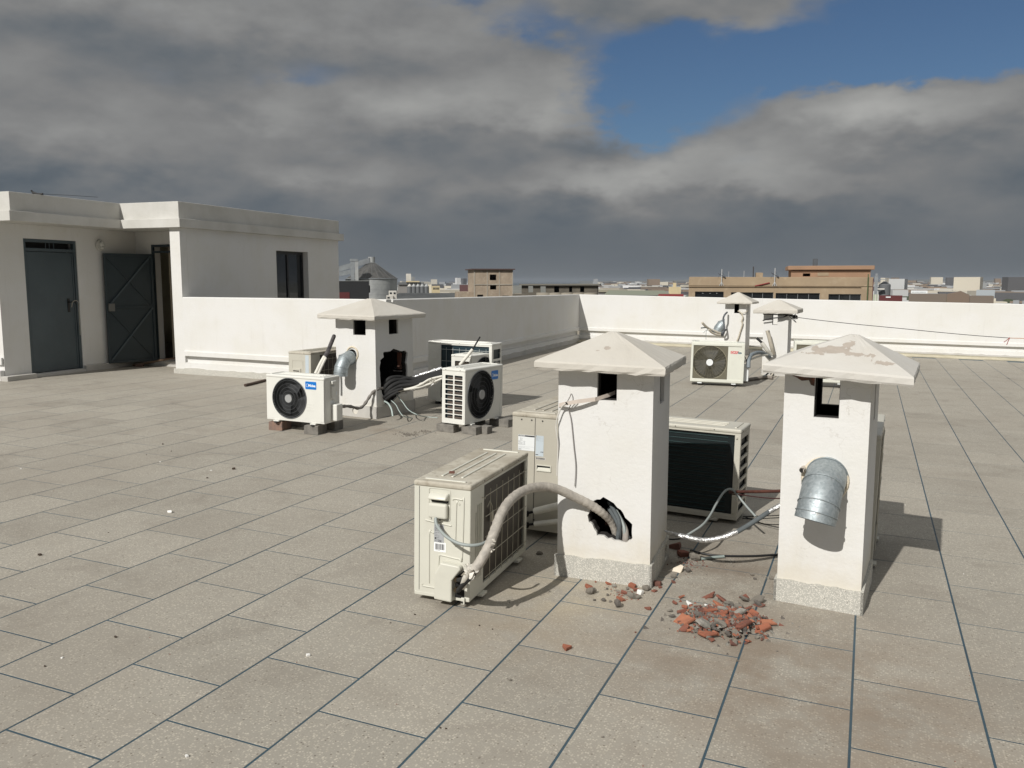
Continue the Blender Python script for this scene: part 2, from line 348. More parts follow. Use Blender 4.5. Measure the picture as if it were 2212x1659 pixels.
m_soot_shade = mat('soot_and_shade', (.022,.019,.017), .95, (.012,.011,.010), nscale=14, bump=.5)  # sooty brick, with the flue's darkness also put into the colour
m_dark = mat('unlit_dark', (.012,.011,.01), .9)  # near-black that paints the darkness of unlit depths
m_brickin = mat('hollow_brick_inside', (.20,.07,.04), .9, (.07,.05,.04), nscale=9, bump=.5)
m_block = mat('cinder_paver', (.22,.205,.18), .9, (.15,.14,.125), nscale=14, bump=.7, bscale=90)
m_block_red = mat('reddish_paver', (.25,.16,.12), .9, (.18,.13,.11), nscale=14, bump=.7, bscale=90)
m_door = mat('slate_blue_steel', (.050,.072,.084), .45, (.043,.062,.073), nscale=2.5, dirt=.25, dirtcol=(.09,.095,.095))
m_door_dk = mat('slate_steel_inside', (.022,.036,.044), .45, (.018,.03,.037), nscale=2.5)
m_galv = None
def galvanized():
    m = bpy.data.materials.new('galvanised_steel'); m.use_nodes = True; t = NT(m.node_tree); t.n.clear()
    out = t.new('ShaderNodeOutputMaterial'); p = t.new('ShaderNodeBsdfPrincipled'); t.l.new(p.outputs[0], out.inputs[0])
    vec = t.new('ShaderNodeNewGeometry').outputs['Position']
    vo = t.new('ShaderNodeTexVoronoi'); t.put(vo.inputs['Vector'], vec); vo.inputs['Scale'].default_value = 90
    sp = t.new('ShaderNodeSeparateColor'); t.put(sp.inputs[0], vo.outputs['Color'])
    c = t.mix(sp.outputs[0], (.29, .33, .345, 1), (.40, .44, .455, 1))
    c = t.mix(t.m('MULTIPLY', t.step(t.noise(vec, 22, 6, .7), .6, .72), .6), c, (.30, .27, .24, 1))
    t.put(p.inputs['Base Color'], c); p.inputs['Metallic'].default_value = .6
    t.put(p.inputs['Roughness'], t.m('ADD', .46, t.m('MULTIPLY', sp.outputs[1], .14)))
    return m
m_galv = galvanized()

# ================================================================== ROOF FLOOR: cast terrazzo slabs between blue divider strips
FX0, FX1, FY0, FY1 = -15.5, 9.5, -3.2, 21.9
X0, Y0, TW, TL = -2.875922, 2.015775, .4807738, .5909285
fb = MB(); fb.add([(x, y, gz(x, y) - .0013 + dz) for dz in (0, -.3) for x, y in ((FX0, FY0), (FX1, FY0), (FX1, FY1), (FX0, FY1))],
                  [(0,1,2,3), (7,6,5,4), (0,4,5,1), (1,5,6,2), (2,6,7,3), (3,7,4,0)])
floor = fb.build('roof_floor', m_joint, kind='structure')
tq = Vector((0, 0, 1)).rotation_difference(Vector((-SLX, -SLY, 1)).normalized())
def slab_geo(gap):
    g = gap / 2; b = MB(); x, y = TW / 2 - g, TL / 2 - g; e = .0012
    b.add([(-x, -y, -.0034), (x, -y, -.0034), (x, y, -.0034), (-x, y, -.0034), (-x, -y, -.0008), (x, -y, -.0008), (x, y, -.0008), (-x, y, -.0008),
           (-x+e, -y+e, 0), (x-e, -y+e, 0), (x-e, y-e, 0), (-x+e, y-e, 0)],
          [(0,1,5,4), (1,2,6,5), (2,3,7,6), (3,0,4,7), (4,5,9,8), (5,6,10,9), (6,7,11,10), (7,4,8,11), (8,9,10,11)])
    return b
gap = .0095
sg = slab_geo(gap); sme = bpy.data.meshes.new('slab'); sme.from_pydata(sg.v, [], sg.f); sme.update(); sme.materials.append(m_floor)
cells = []
ks = range(int((FX0 - X0) / TW) - 1, int((FX1 - X0) / TW) + 2)
for k in ks:
    off = 0 if k % 2 == 0 else .5
    for j in range(-10, 36):
        cx = X0 + (k + .5) * TW; cy = Y0 + (j + off + .5) * TL
        if cx - TW/2 < FX0 or cx + TW/2 > FX1 or cy - TL/2 < FY0 or cy + TL/2 > FY1: continue
        d = Vector((cx, cy, gz(cx, cy))) - EYE; z = d.dot(FW)
        vis = z > .5 and abs(d.dot(RT) / z) < .66 and -d.dot(UP) / z < .52
        cells.append((0 if vis else 1, d.length, cx, cy))
cells.sort(); rng = random.Random(3)
mass = MB()
for i, (nv, dd, cx, cy) in enumerate(cells):
    z = gz(cx, cy) + rng.uniform(-.0003, .0003)
    if i < 298:
        o = bpy.data.objects.new('slab', sme); COL.objects.link(o); o.parent = floor
        o.location = (cx, cy, z); o.rotation_euler = tq.to_euler()
    else:
        mass.add(sg.v, sg.f, Matrix.Translation((cx, cy, z)) @ tq.to_matrix().to_4x4())
mass.build('slab_field', m_floor, floor, kind='stuff')

# ================================================================== the building under the roof and the walls round it
bb = MB()
for x0, x1, y0, y1 in ((FX0 - .2, FX1 + .2, FY0 - .2, FY1 + .3),): bb.box(x0, y0, -17.9, x1, y1, -.6)
o = bb.build('apartment_block', m_white); tag(o, 'white apartment block that carries the paved roof terrace', 'building')

TH = R(2.7); PX, PY = -10.36, 10.79
def prof_wall(a, b, za, zb, back, side, label, namefix=None, end_a=0, end_b=0):
    """parapet along a->b (ground points), coping heights za, zb; 'side' = +1 when the seen face is to the right of a->b"""
    a = Vector((*a, 0)); b = Vector((*b, 0)); d = (b - a).normalized(); n = Vector((d.y, -d.x, 0)) * side
    root = empty('parapet_wall', (a.x, a.y, gz(a.x, a.y))); tag(root, label, 'wall')
    L = (b - a).length; ga, gb = gz(a.x, a.y), gz(b.x, b.y); segs = max(2, int(L / .8))
    def pts(t, prof):
        p = a + d * (L * t); g = ga + (gb - ga) * t; top = za + (zb - za) * t
        w = .004 * sin(9 * t + a.x) + .003 * sin(23 * t)
        out = []
        for oo, zz in prof:
            z = g + zz if zz < 1 else top - (0 if zz == 9 else .012)
            out.append(p + n * (oo + (w if oo > 0 else 0)) + Vector((0, 0, z)) - Vector(root.location))
        return out
    body = [(.0, 8), (.0, .385), (.028, .372), (.030, .300), (-.045, .293), (-.045, .188), (.012, .178), (.016, .088), (0, .088), (0, -.25), (-back, -.25), (-back, 8), (-back + .012, 9), (-.012, 9)]
    mb = MB(); rr = [pts(i / segs, body) for i in range(segs + 1)]
    if side < 0: rr = [r[::-1] for r in rr]
    mb.rings(rr, caps=False, smooth=False)
    for r, rev in ((rr[0], 1), (rr[-1], 0)):
        tr = tessellate_polygon([[Vector(((p + Vector(root.location) - a).dot(n), p.z, 0)) for p in r]])
        mb.add(r, [tuple(x) for x in tr])
    mb.build('wall_face', m_white, root)
    sk = [(.001, .098), (.034, .092), (.040, -.02), (.001, -.02)]
    mb = MB(); rr = []
    rnd = random.Random(int(abs(a.x) * 100)); segs2 = int(L / .12)
    for i in range(segs2 + 1):
        t = i / segs2; j = rnd.uniform(-.012, .012); rr.append(pts(t, [(o_, z_ + (j if z_ > .05 else 0)) for o_, z_ in sk]))
    if side < 0: rr = [r[::-1] for r in rr]
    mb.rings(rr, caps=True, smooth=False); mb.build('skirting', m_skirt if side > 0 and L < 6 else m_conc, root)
    return root
CN = (-6.62, 10.965); CF = (-7.08, 21.5); RF = (9.3, 22.75)
prof_wall((-10.361 + .0, 10.79), CN, 1.442, 1.428, .16, 1, 'sunlit white parapet between the stair house and the first chimney')
prof_wall((CN[0] + .0, CN[1] + .2), CF, 1.428, 1.350, .16, 1, 'shaded white parapet running away behind the cluster of outdoor units')
prof_wall(CF, RF, 1.350, 1.08, .18, 1, 'long sunlit white parapet closing the far end of the roof')
# sandy fillet where the floor meets the far parapet
fb = MB(); d = (Vector(RF) - Vector(CF)).normalized(); rr = []; rnd = random.Random(5)
for i in range(71):
    p = Vector(CF) + d * ((Vector(RF) - Vector(CF)).length * i / 70); g = gz(p.x, p.y); w = .42 + rnd.uniform(-.05, .05)
    rr.append([(p.x + .03, p.y - .03, g + .055), (p.x, p.y - .16, g + .04), (p.x + .02, p.y - w, g + .003), (p.x, p.y, g - .05)])
fb.rings(rr, caps=True); fb.build('screed_fillet', m_fillet, floor)

# ------------------------------------------------------------------ stair house
SH = empty('stair_house', (PX, PY, 0), TH); tag(SH, 'white flat-roofed stair house with two dark steel doors at the left', 'building')
def wp(s0, t0, s1, t1, th, outer_z, holes, mat_, name='wall', parent=SH, zoff=0):
    """upright wall panel from (s0,t0) to (s1,t1); thickness to the left-hand back side"""
    a = Vector((s0, t0, 0)); b = Vector((s1, t1, 0)); d = (b - a).normalized(); back = Vector((-d.y, d.x, 0))
    M = Matrix((( d.x, back.x, 0, a.x), (d.y, back.y, 0, a.y), (0, 0, 1, 0), (0, 0, 0, 1))); L = (b - a).length
    mb = MB(); mb.plate([(0, outer_z[0]), (L, outer_z[0]), (L, outer_z[1]), (0, outer_z[1])], holes, th, M)
    return mb.build(name, mat_, parent)
ZB, ZS = -.1, 2.56
def hole(x0, z0, x1, z1): return [(x0, z0), (x1, z0), (x1, z1), (x0, z1)]
# window wall (faces right), door wall (faces right), recessed wall (faces camera), left front wall, backs
wp(0, .16, 0, 4.82, .22, (ZB, ZS), [hole(2.59 - .16, .98, 3.66 - .16, 2.28)], m_white)
D1a, D1b = -1.49, -.505
wp(-1.66, -1.95, -1.66, .78, .22, (ZB, ZS), [hole(D1a + 1.95, .262, D1b + 1.95, 2.35)], m_white)
wp(-1.662, .782, -.22, .782, .2, (ZB, ZS), [hole(.36, .30, .80, 2.335)], m_white)
wp(-6.5, -1.95, -1.882, -1.95, .2, (ZB, ZS), [], m_white)
wp(-.2, .0, 0, .0, .158, (ZB, ZS), [], m_white, 'pier')
mb = MB(); mb.box(-.198, .16, ZB, -.002 - .22, 4.8, ZS); mb.box(-6.5, 4.6, ZB, -.23, 4.8, ZS); mb.box(-6.5, -1.74, ZB, -6.3, 4.59, ZS); mb.build('inner_wall', mat('stair_inside', (.42,.37,.28), .9, (.38,.33,.25)), SH)
# interior of the stairwell seen through the open door
mb = MB(); mb.box(-1.25, 1.9, ZB, -.25, 2.0, ZS); mb.box(-1.14, 1.0, ZB, -1.08, 1.9, ZS); mb.build('stairwell_wall', MATS['stair_inside'], SH)
# roof slab, bands
mb = MB(); P = [(-6.6, -2.14), (-1.12, -2.14), (-1.12, -.08), (.08, -.08), (.08, 4.93), (-6.6, 4.93)]
def prism(mb, P, z0, z1):
    n = len(P); tr = tessellate_polygon([[Vector((x, y, 0)) for x, y in P]])
    vs = [(x, y, z0) for x, y in P] + [(x, y, z1) for x, y in P]; fs = []
    for a, b, c in tr:
        va, vb, vc = (Vector(P[i]) for i in (a, b, c)); up = (vb - va).cross(vc - va) > 0
        fs += [(a + n, b + n, c + n) if up else (c + n, b + n, a + n), (c, b, a) if up else (a, b, c)]
    fs += [(i, (i+1) % n, n + (i+1) % n, n + i) for i in range(n)]; mb.add(vs, fs)
prism(mb, P, ZS + .001, 2.705); mb.build('cornice', m_weather, SH, bevel=.006)
def inset(P, d): return [(-6.55, P[0][1] + d), (P[1][0] - d, P[1][1] + d), (P[2][0] - d, P[2][1] + d), (P[3][0] - d, P[3][1] + d), (P[4][0] - d, P[4][1] - d), (-6.55, P[5][1] - d)]
mb = MB(); prism(mb, inset(P, .075), 2.704, 2.98); mb.build('roof_parapet', m_weather, SH, bevel=.006)
# window in the right wall
wf = MB(); y0, y1, z0, z1 = 2.60, 3.65, .99, 2.27
for a in ((y0, z0, y0 + .05, z1), (y1 - .05, z0, y1, z1), (y0 + .05, z0, y1 - .05, z0 + .05), (y0 + .05, z1 - .05, y1 - .05, z1), (3.10, z0 + .05, 3.15, z1 - .05)):
    wf.box(-.165, a[0], a[1], -.115, a[2], a[3])
win = wf.build('window', mat('black_window_frame', (.012, .013, .015), .4), SH)
gl = bpy.data.materials.new('dark_glass'); gl.use_nodes = True; gp = gl.node_tree.nodes['Principled BSDF']
gp.inputs['Base Color'].default_value = (.012, .014, .016, 1); gp.inputs['Roughness'].default_value = .06; gp.inputs['Specular IOR Level'].default_value = .9
for a, b in ((2.65, 3.10), (3.15, 3.60)):
    g_ = MB(); g_.box(-.145, a, 1.04, -.135, b, 2.22); g_.build('pane', gl, win)
mb = MB(); mb.box(-.2195, 2.585, .975, .012, 3.665, .988); mb.build('window_sill', m_conc, SH)
# door 1 (closed) in the door wall
mb = MB()
for a in ((D1a + .002, .264, D1a + .05, 2.348), (D1b - .05, .264, D1b - .002, 2.348), (D1a + .05, 2.30, D1b - .05, 2.348), (D1a + .05, 2.16, D1b - .05, 2.21)):
    mb.box(-1.735, a[0], a[1], -1.672, a[2], a[3])
fr = mb.build('door_frame', m_door, SH, bevel=.003)
mb = MB(); mb.box(-1.72, D1a + .053, .275, -1.69, D1b - .053, 2.155); dl = mb.build('door', m_door, SH, bevel=.004)
mb = MB(); mb.box(-1.689, D1a + .06, .30, -1.684, D1b - .06, .325); mb.box(-1.689, D1a + .06, .275, -1.683, D1a + .085, 2.15); mb.box(-1.689, D1b - .085, .275, -1.683, D1b - .06, 2.15); mb.box(-1.689, D1a + .085, 2.12, -1.683, D1b - .085, 2.15); mb.build('rail', m_door, dl)
mb = MB(); mb.box(-1.689, -.72, 1.20, -1.68, -.68, 1.42); mb.tube(spline([(-1.68, -.70, 1.36), (-1.63, -.70, 1.36), (-1.63, -.64, 1.37), (-1.63, -.60, 1.33)]), .009); mb.build('handle', mat('black_iron', (.008,.008,.008), .5), dl)
mb = MB(); mb.tube(spline([(-1.64, -.69, 1.28), (-1.62, -.68, 1.36), (-1.61, -.62, 1.385), (-1.61, -.57, 1.34), (-1.62, -.565, 1.25), (-1.63, -.555, 1.05), (-1.64, -.55, .82)]), .007); mb.build('tie_rope', mat('pale_rope', (.30, .29, .25), .9), dl)
mb = MB(); mb.box(-1.80, D1a + .05, 2.21, -1.79, D1b - .05, 2.30); mb.build('transom', m_dark, SH)  # near-black sheet paints the dark gap above the door
for yy in (-1.05, -.98, -.9):
    b = MB(); b.box(-1.72, yy, 2.212, -1.712, yy + .012, 2.298); b.build('bar', m_door, SH)
mb = MB(); mb.box(-1.90, -1.70, ZB, -1.89, .6, 2.4); mb.build('inner_wall', m_dark, SH)  # near-black sheet paints the darkness behind the closed door
# recessed doorway with its transom, and the leaf swung open
mb = MB(); X1, X2 = -1.30, -.864
for a in ((X1, .30, X1 + .04, 2.335), (X2 - .004, .30, X2 + .001, 2.335), (X1 + .04, 2.295, X2 - .004, 2.333), (X1 + .04, 2.19, X2 - .004, 2.225)):
    mb.box(a[0], .765, a[1], a[2], .80, a[3])
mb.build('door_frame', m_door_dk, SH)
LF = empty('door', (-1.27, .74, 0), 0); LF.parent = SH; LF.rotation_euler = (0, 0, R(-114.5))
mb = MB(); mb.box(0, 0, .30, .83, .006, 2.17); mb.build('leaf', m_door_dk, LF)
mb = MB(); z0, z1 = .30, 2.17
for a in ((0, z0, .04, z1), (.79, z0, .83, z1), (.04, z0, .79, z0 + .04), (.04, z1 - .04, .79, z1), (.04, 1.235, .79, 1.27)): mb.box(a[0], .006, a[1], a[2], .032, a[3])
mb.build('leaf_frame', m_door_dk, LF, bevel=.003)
def bar(mb, p, q, w, y0, y1):
    p = Vector((p[0], p[1])); q = Vector((q[0], q[1])); d = (q - p).normalized(); n = Vector((-d.y, d.x)) * (w / 2)
    c = [p + n, p - n, q - n, q + n]; mb.add([(k.x, y0, k.y) for k in c] + [(k.x, y1, k.y) for k in c], [(0,1,2,3),(7,6,5,4),(0,4,5,1),(1,5,6,2),(2,6,7,3),(3,7,4,0)])
for za, zb in ((1.27, z1 - .04), (z0 + .04, 1.235)):
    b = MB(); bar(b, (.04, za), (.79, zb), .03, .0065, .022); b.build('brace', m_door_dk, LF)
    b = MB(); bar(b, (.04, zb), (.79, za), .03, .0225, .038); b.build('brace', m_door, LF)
mb = MB(); mb.box(.70, .033, 1.19, .80, .075, 1.32); mb.build('lock_box', mat('lock_grey', (.14,.14,.13), .5), LF, bevel=.004)
# skirting in rough concrete along the shaded walls
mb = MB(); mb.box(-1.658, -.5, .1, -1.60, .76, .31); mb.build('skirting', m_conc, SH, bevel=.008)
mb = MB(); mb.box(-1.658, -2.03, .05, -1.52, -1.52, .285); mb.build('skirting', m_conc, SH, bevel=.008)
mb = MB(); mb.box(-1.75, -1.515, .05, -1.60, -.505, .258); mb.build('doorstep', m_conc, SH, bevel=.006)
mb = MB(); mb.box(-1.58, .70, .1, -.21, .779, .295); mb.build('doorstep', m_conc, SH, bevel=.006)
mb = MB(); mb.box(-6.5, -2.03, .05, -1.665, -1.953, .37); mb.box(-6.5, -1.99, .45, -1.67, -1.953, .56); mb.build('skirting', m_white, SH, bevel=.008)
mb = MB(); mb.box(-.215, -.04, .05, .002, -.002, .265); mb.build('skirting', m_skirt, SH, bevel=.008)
# round bulkhead lamp between the doors
L0 = Vector((-1.655, -.03, 2.30)); mb = MB()
mb.cyl(L0, L0 + Vector((.03, 0, 0)), .085, .085, 28); mb.torus(L0 + Vector((.03, 0, 0)), .085, .008, 'x', 28)
lm = mb.build('wall_lamp', mat('lamp_white', (.55,.54,.50), .4), SH)
mb = MB(); mb.cyl(L0 + Vector((.03, 0, .01)), L0 + Vector((.085, .01, .03)), .035, .04, 14); mb.cyl(L0 + Vector((.03, .01, -.04)), L0 + Vector((.07, .02, -.045)), .022, .02, 12); mb.build('bulb', mat('bulb_glass', (.62,.62,.58), .15), lm)
# things lying at the stair house
def put(o, label, cat, group=None): tag(o, label, cat, group); return o
def stw(s, t, z): return Vector((PX + s*cos(TH) - t*sin(TH), PY + s*sin(TH) + t*cos(TH), z))
mb = MB(); mb.tube([stw(-1.52, .42, .235), stw(-1.3, .5, .27), stw(-1.0, .62, .33), stw(-.72, .74, .37)], .02, 6); put(mb.build('wooden_stick', mat('old_wood', (.13,.08,.045), .8, (.08,.05,.03), nscale=12)), 'brown wooden stick leaning on the step of the open doorway', 'stick')
mb = MB(); q = stw(-1.38, .44, .20); mb.box(-.06, -.045, 0, .06, .045, .06, Matrix.Translation(q) @ Matrix.Rotation(.5, 4, 'Z')); put(mb.build('loose_brick', mat('brick_brown', (.10,.06,.045), .9, nscale=20, bump=.4)), 'small reddish brick wedged on the floor before the open steel door', 'brick')
p0 = stw(-1.3, -1.55, 2.985); mb = MB(); mb.tube([p0 + Vector((-.03, .0, .03)), p0 + Vector((.03, .02, .012)), p0 + Vector((.12, .05, .008))], .016, 6, rf=lambda t, i: (.022, .013, .016)[i]); mb.cyl(p0 + Vector((-.03, 0, .03)), p0 + Vector((-.045, -.01, .06)), .012, .014, 8)
mb.tube([p0 + Vector((.12, .05, .006)), p0 + Vector((.35, .32, .004)), p0 + Vector((.5, .7, .004))], .003, 5)
put(mb.build('cable_clamp', mat('black_rubber', (.012,.012,.013), .6)), 'black cable clamp with a thin wire lying on the roof edge of the stair house', 'clamp')

# ================================================================== CHIMNEYS
def jag(pts, amp, seed, sub=3):
    r = random.Random(seed); out = []
    n = len(pts)
    for i in range(n):
        a, b = Vector(pts[i]), Vector(pts[(i+1) % n])
        for k in range(sub):
            p = a.lerp(b, k / sub); d = (b - a).normalized(); nn = Vector((-d.y, d.x))
            p = p + nn * r.uniform(-amp, amp) + d * r.uniform(-amp, amp) * .5; out.append((p.x, p.y))
    return out
def chimney(name_label, FL, w, dep, rz, zt, win, holes, cap, m_cap_, plinth_h=.12, pl_mat=None, plo=.014, group='rendered chimney stacks', soil=True):
    """FL = front-left base corner. local x right, y back. win = dict side->(x0,x1,z0,z1) absolute z; holes extra"""
    g = gz(*FL); root = empty('chimney', (FL[0], FL[1], 0), R(rz)); tag(root, name_label, 'chimney', group)
    th = .022; faces = {
        'front': (Matrix.Identity(4), w), 'back': (Matrix.Translation((w, dep, 0)) @ Matrix.Rotation(pi, 4, 'Z'), w),
        'right': (Matrix.Translation((w, 0, 0)) @ Matrix.Rotation(pi/2, 4, 'Z'), dep), 'left': (Matrix.Translation((0, dep, 0)) @ Matrix.Rotation(-pi/2, 4, 'Z'), dep)}
    base = g - .05
    sh = MB()
    for k, (M, L) in faces.items():
        hs = [hole(*[(x0), z0, x1, z1]) for (x0, x1, z0, z1) in win.get(k, [])] + [h for h in holes.get(k, [])]
        if k in ('front', 'back'): o = [(0, base), (L, base), (L, zt), (0, zt)]
        else: o = [(.0, base), (L, base), (L, zt), (0, zt)]
        if k in ('right', 'left'):        # butt between front and back
            e = th; o = [(e, base), (L - e, base), (L - e, zt), (e, zt)]
        sh.plate(o, hs, th, M)
    sh.build('shaft', m_shaft, root)
    ln = MB()
    for k, (M, L) in faces.items():
        hs = [hole(x0 + .004, z0 + .004, x1 - .004, zt - .002) for (x0, x1, z0, z1) in win.get(k, [])] + [[((x - sum(q[0] for q in h)/len(h))*.95 + sum(q[0] for q in h)/len(h), (z - sum(q[1] for q in h)/len(h))*.95 + sum(q[1] for q in h)/len(h)) for x, z in h] for h in holes.get(k, [])]
        e = th + .0012 + (.05 if k in ('right', 'left') else 0); ln.plate([(e, base), (L - e, base), (L - e, zt - .001), (e, zt - .001)], hs, .048, M @ Matrix.Translation((0, th + .001, 0)))
    ln.build('flue_lining', m_soot_shade, root)
    fl = MB(); fl.box(th, th, base, w - th, dep - th, g + .05); fl.build('flue_bottom', m_dark, root)
    # plinth
    pl = MB(); o_ = plo; rnd = random.Random(int(w * 1000)); ph = plinth_h
    for k, (M, L) in faces.items():
        n = 10; top = [(L + o_ - (L + 2*o_) * i / n, g + ph + rnd.uniform(-.006, .006)) for i in range(n + 1)]
        outl = [(-o_, base), (L + o_, base)] + top
        hh = [h for h in holes.get('plinth_' + k, [])]
        pl.plate(outl, hh, o_ - .0005, M @ Matrix.Translation((0, -o_, 0)))
    pl.build('plinth', pl_mat or m_skirt, root)
    # cap: pyramid slab with a thin fascia
    cx0, cx1, cy0, cy1, cb, ct, ca, tilt = cap[:8]; aox, aoy = cap[8:10] if len(cap) > 8 else (0, 0); M = Matrix.Translation(((cx0 + cx1) / 2, (cy0 + cy1) / 2, cb)) @ Matrix.Rotation(R(tilt), 4, 'Y')
    hx, hy = (cx1 - cx0) / 2, (cy1 - cy0) / 2; n = 14; cm = MB(); rr = []; rn = random.Random(int(abs(FL[0]) * 77))
    def ring(z, s, amp=.0, dz=0.0):
        out = []
        for sx, sy, ex, ey in ((-1,-1,1,-1), (1,-1,1,1), (1,1,-1,1), (-1,1,-1,-1)):
            for i in range(n):
                t = i / n; t2 = min(max(t, .012), .988)
                x = (sx + (ex - sx) * t) * hx * s; y = (sy + (ey - sy) * t) * hy * s
                x += rn.uniform(-amp, amp) + aox * (1 - s if z > .02 else 0); y += rn.uniform(-amp, amp) + aoy * (1 - s if z > .02 else 0)
                out.append(M @ Vector((x, y, z + rn.uniform(-dz, dz))))
        return out
    H = ca - cb; f = ct - cb
    rr = [ring(0, .86, .002), ring(0, .985, .004, .004), ring(f * .25, 1.0, .0025), ring(f * .8, 1.0, .002), ring(f, .985, .002, .001)]
    for s in (.8, .6, .4, .2, .06): rr.append(ring(f + (H - f) * (1 - s / .985), s, .0012, .0012))
    cm.rings(rr, caps=False, smooth=False)
    cm.add(rr[0], [tuple(range(len(rr[0])))[::-1]]); cm.add(rr[-1], [tuple(range(len(rr[-1])))])
    cm.build('cap', m_cap_, root)
    return root, g
# chimney nearest, left of the pair
c1h = jag([(.215, .485), (.26, .50), (.33, .475), (.375, .42), (.425, .36), (.43, .285), (.40, .262), (.33, .262), (.27, .275), (.235, .285), (.205, .335), (.175, .37), (.185, .43)], .007, 4)
C1, g1 = chimney('near white chimney whose front has a jagged hole swallowing a wrapped hose', (-1.583, 4.452), .532, .56, 3.2, 1.222,
    {'front': [(.222, .332, 1.048, 1.215)], 'right': [(.215, .36, 1.01, 1.215)]},
    {'front': [c1h], 'plinth_right': [circ(.46, .075, .05, 14)], 'right': []}, (-.105, .615, -.125, .64, 1.213, 1.262, 1.42, 1.3, -.012, 0), m_cap_spot)
C2, g2 = chimney('near white chimney with a flaking cap and a galvanised elbow on its front', (-.388, 4.60), .418, .56, -4.5, 1.222,
    {'front': [(.150, .272, 1.004, 1.216)], 'right': [(.25, .33, .97, 1.216)], 'back': [(.10, .30, 1.0, 1.216)]},
    {'front': [circ(.218, .68, .080, 18)]}, (-.088, .612, -.145, .66, 1.218, 1.268, 1.432, 3.0, .03, 0), m_cap_peel)
c3h = jag([(.16, .87), (.36, .885), (.60, .85), (.65, .83), (.63, .70), (.645, .60), (.64, .42), (.62, .33), (.50, .33), (.42, .30), (.30, .25), (.22, .22), (.16, .27), (.13, .36), (.09, .43), (.085, .60), (.065, .70), (.09, .77), (.15, .80)], .012, 9)
C3, g3 = chimney('white chimney at middle left with cables pouring from its broken side', (-5.865, 8.55), .582, .76, -5.2, 1.262,
    {'front': [(.262, .445, 1.07, 1.255)], 'right': [(.27, .46, 1.07, 1.255)]},
    {'right': [c3h], 'front': [circ(.235, .83, .07, 18)], 'plinth_front': [circ(.275, .168, .042, 16)]}, (-.15, .69, -.15, .90, 1.255, 1.312, 1.50, .8, -.03, 0), m_cap, .13, m_conc)
C5, g5 = chimney('far white chimney with black wires knotted round its top', (-1.745, 15.88), .43, .42, -3, 1.13,
    {'front': [(.155, .245, .922, 1.122)], 'back': [(.19, .34, .84, 1.122)]}, {'front': []}, (-.16, .60, -.16, .62, 1.128, 1.20, 1.375, -.6), m_cap, .10, m_conc)
C4, g4 = chimney('farthest white chimney standing close to the end parapet', (-3.02, 19.75), .47, .52, -3, 1.20,
    {'front': [(.205, .31, .98, 1.19)], 'right': [(.16, .26, .95, 1.19)]}, {}, (-.16, .63, -.16, .66, 1.19, 1.235, 1.46, 0), m_cap, .10, m_conc)
# inside the broken sides: red hollow brick, and a black block darkening the near hole
mb = MB(); mb.box(.46, .60, .62, .505, .683, .86); mb.build('hole_lining', m_brickin, C3)
mb = MB(); mb.box(.082, .30, g1 + .06, .45, .48, .8); mb.build('hole_lining', m_dark, C1)
mb = MB(); mb.add([(.24,.15,.30),(.30,.17,.29),(.29,.16,.36),(.24,.17,.38)], [(0,1,2,3)]); mb.build('brick_shard_inside', m_brickin, C1)

def elbow(parent, path, r, n=28):
    """galvanised lobster-back elbow through world points: wall, bends, outlet"""
    bpy.context.view_layer.update(); inv = parent.matrix_world.inverted(); P_ = [inv @ Vector(q) for q in path]; mb = MB()
    ds = [(P_[i+1] - P_[i]).normalized() for i in range(len(P_) - 1)]
    def ringat(p, nrm, rr, ref=Vector((1, 0, 0))):
        X = (ref - nrm * ref.dot(nrm)).normalized(); Y = nrm.cross(X); return [p + (X * cos(2*pi*k/n) + Y * sin(2*pi*k/n)) * rr for k in range(n)]
    nr = [ds[0]] + [(ds[i-1] + ds[i]).normalized() for i in range(1, len(ds))] + [ds[-1]]
    rgs = [ringat(q, nn_, r) for q, nn_ in zip(P_, nr)]
    mb.rings(rgs, caps=False); inner = [[q + (P_[i] - q) * .03 for q in rg] for i, rg in enumerate(rgs)]
    mb.rings([g_[::-1] for g_ in inner], caps=False); mb.rings([rgs[-1], inner[-1]], caps=False); o = mb.build('vent_elbow', m_galv, parent)
    for i in range(1, len(P_) - 1): rg = ringat(P_[i], nr[i], r + .002); b_ = MB(); b_.tube(rg + [rg[0]], .0032, 5, caps=False); b_.build('seam', m_galv, o)
    return o
def CRp(ox, oy, s): return lambda x, y: ((ox + x/s) / 1.82278, (oy + y/s) / 1.82278)
f_ = CRp(2950, 1770, 3.858)
E2 = [onY(*f_(1190, 345), 4.66), onY(*f_(1180, 400), 4.575), onY(*f_(1115, 570), 4.49), onY(*f_(1055, 850), 4.425), onY(*f_(1022, 985), 4.405), onY(*f_(995, 1090), 4.395)]
elbow(C2, E2, .100)
f_ = CRp(1040, 1300, 3.16)
elbow(C3, [onY(*f_(1090, 345), 8.60), onY(*f_(1062, 345), 8.50), onY(*f_(1000, 372), 8.43), onY(*f_(960, 470), 8.39), onY(*f_(955, 525), 8.38), onY(*f_(953, 565), 8.38)], .082)
f_ = CRp(2660, 1120, 4.148)
elbow(C4, [onY(*f_(860, 640), 19.95), onY(*f_(800, 645), 19.93), onY(*f_(750, 665), 19.90), onY(*f_(710, 720), 19.88), onY(*f_(695, 755), 19.88)], .115)
mb = MB(); mb.tube([(.115, .02, .735), (.11, -.045, .73)], .014, 12, caps=False); mb.cyl((.1101, -.044, .73), (.11, -.046, .73), .011, n=10); mb.build('stub_pipe', mat('pale_pipe', (.45,.40,.34), .7), C2)
mb = MB(); mb.cyl((.1101, -.047, .73), (.1102, -.0475, .73), .0105, n=10); mb.build('stub_bore', m_dark, C2)
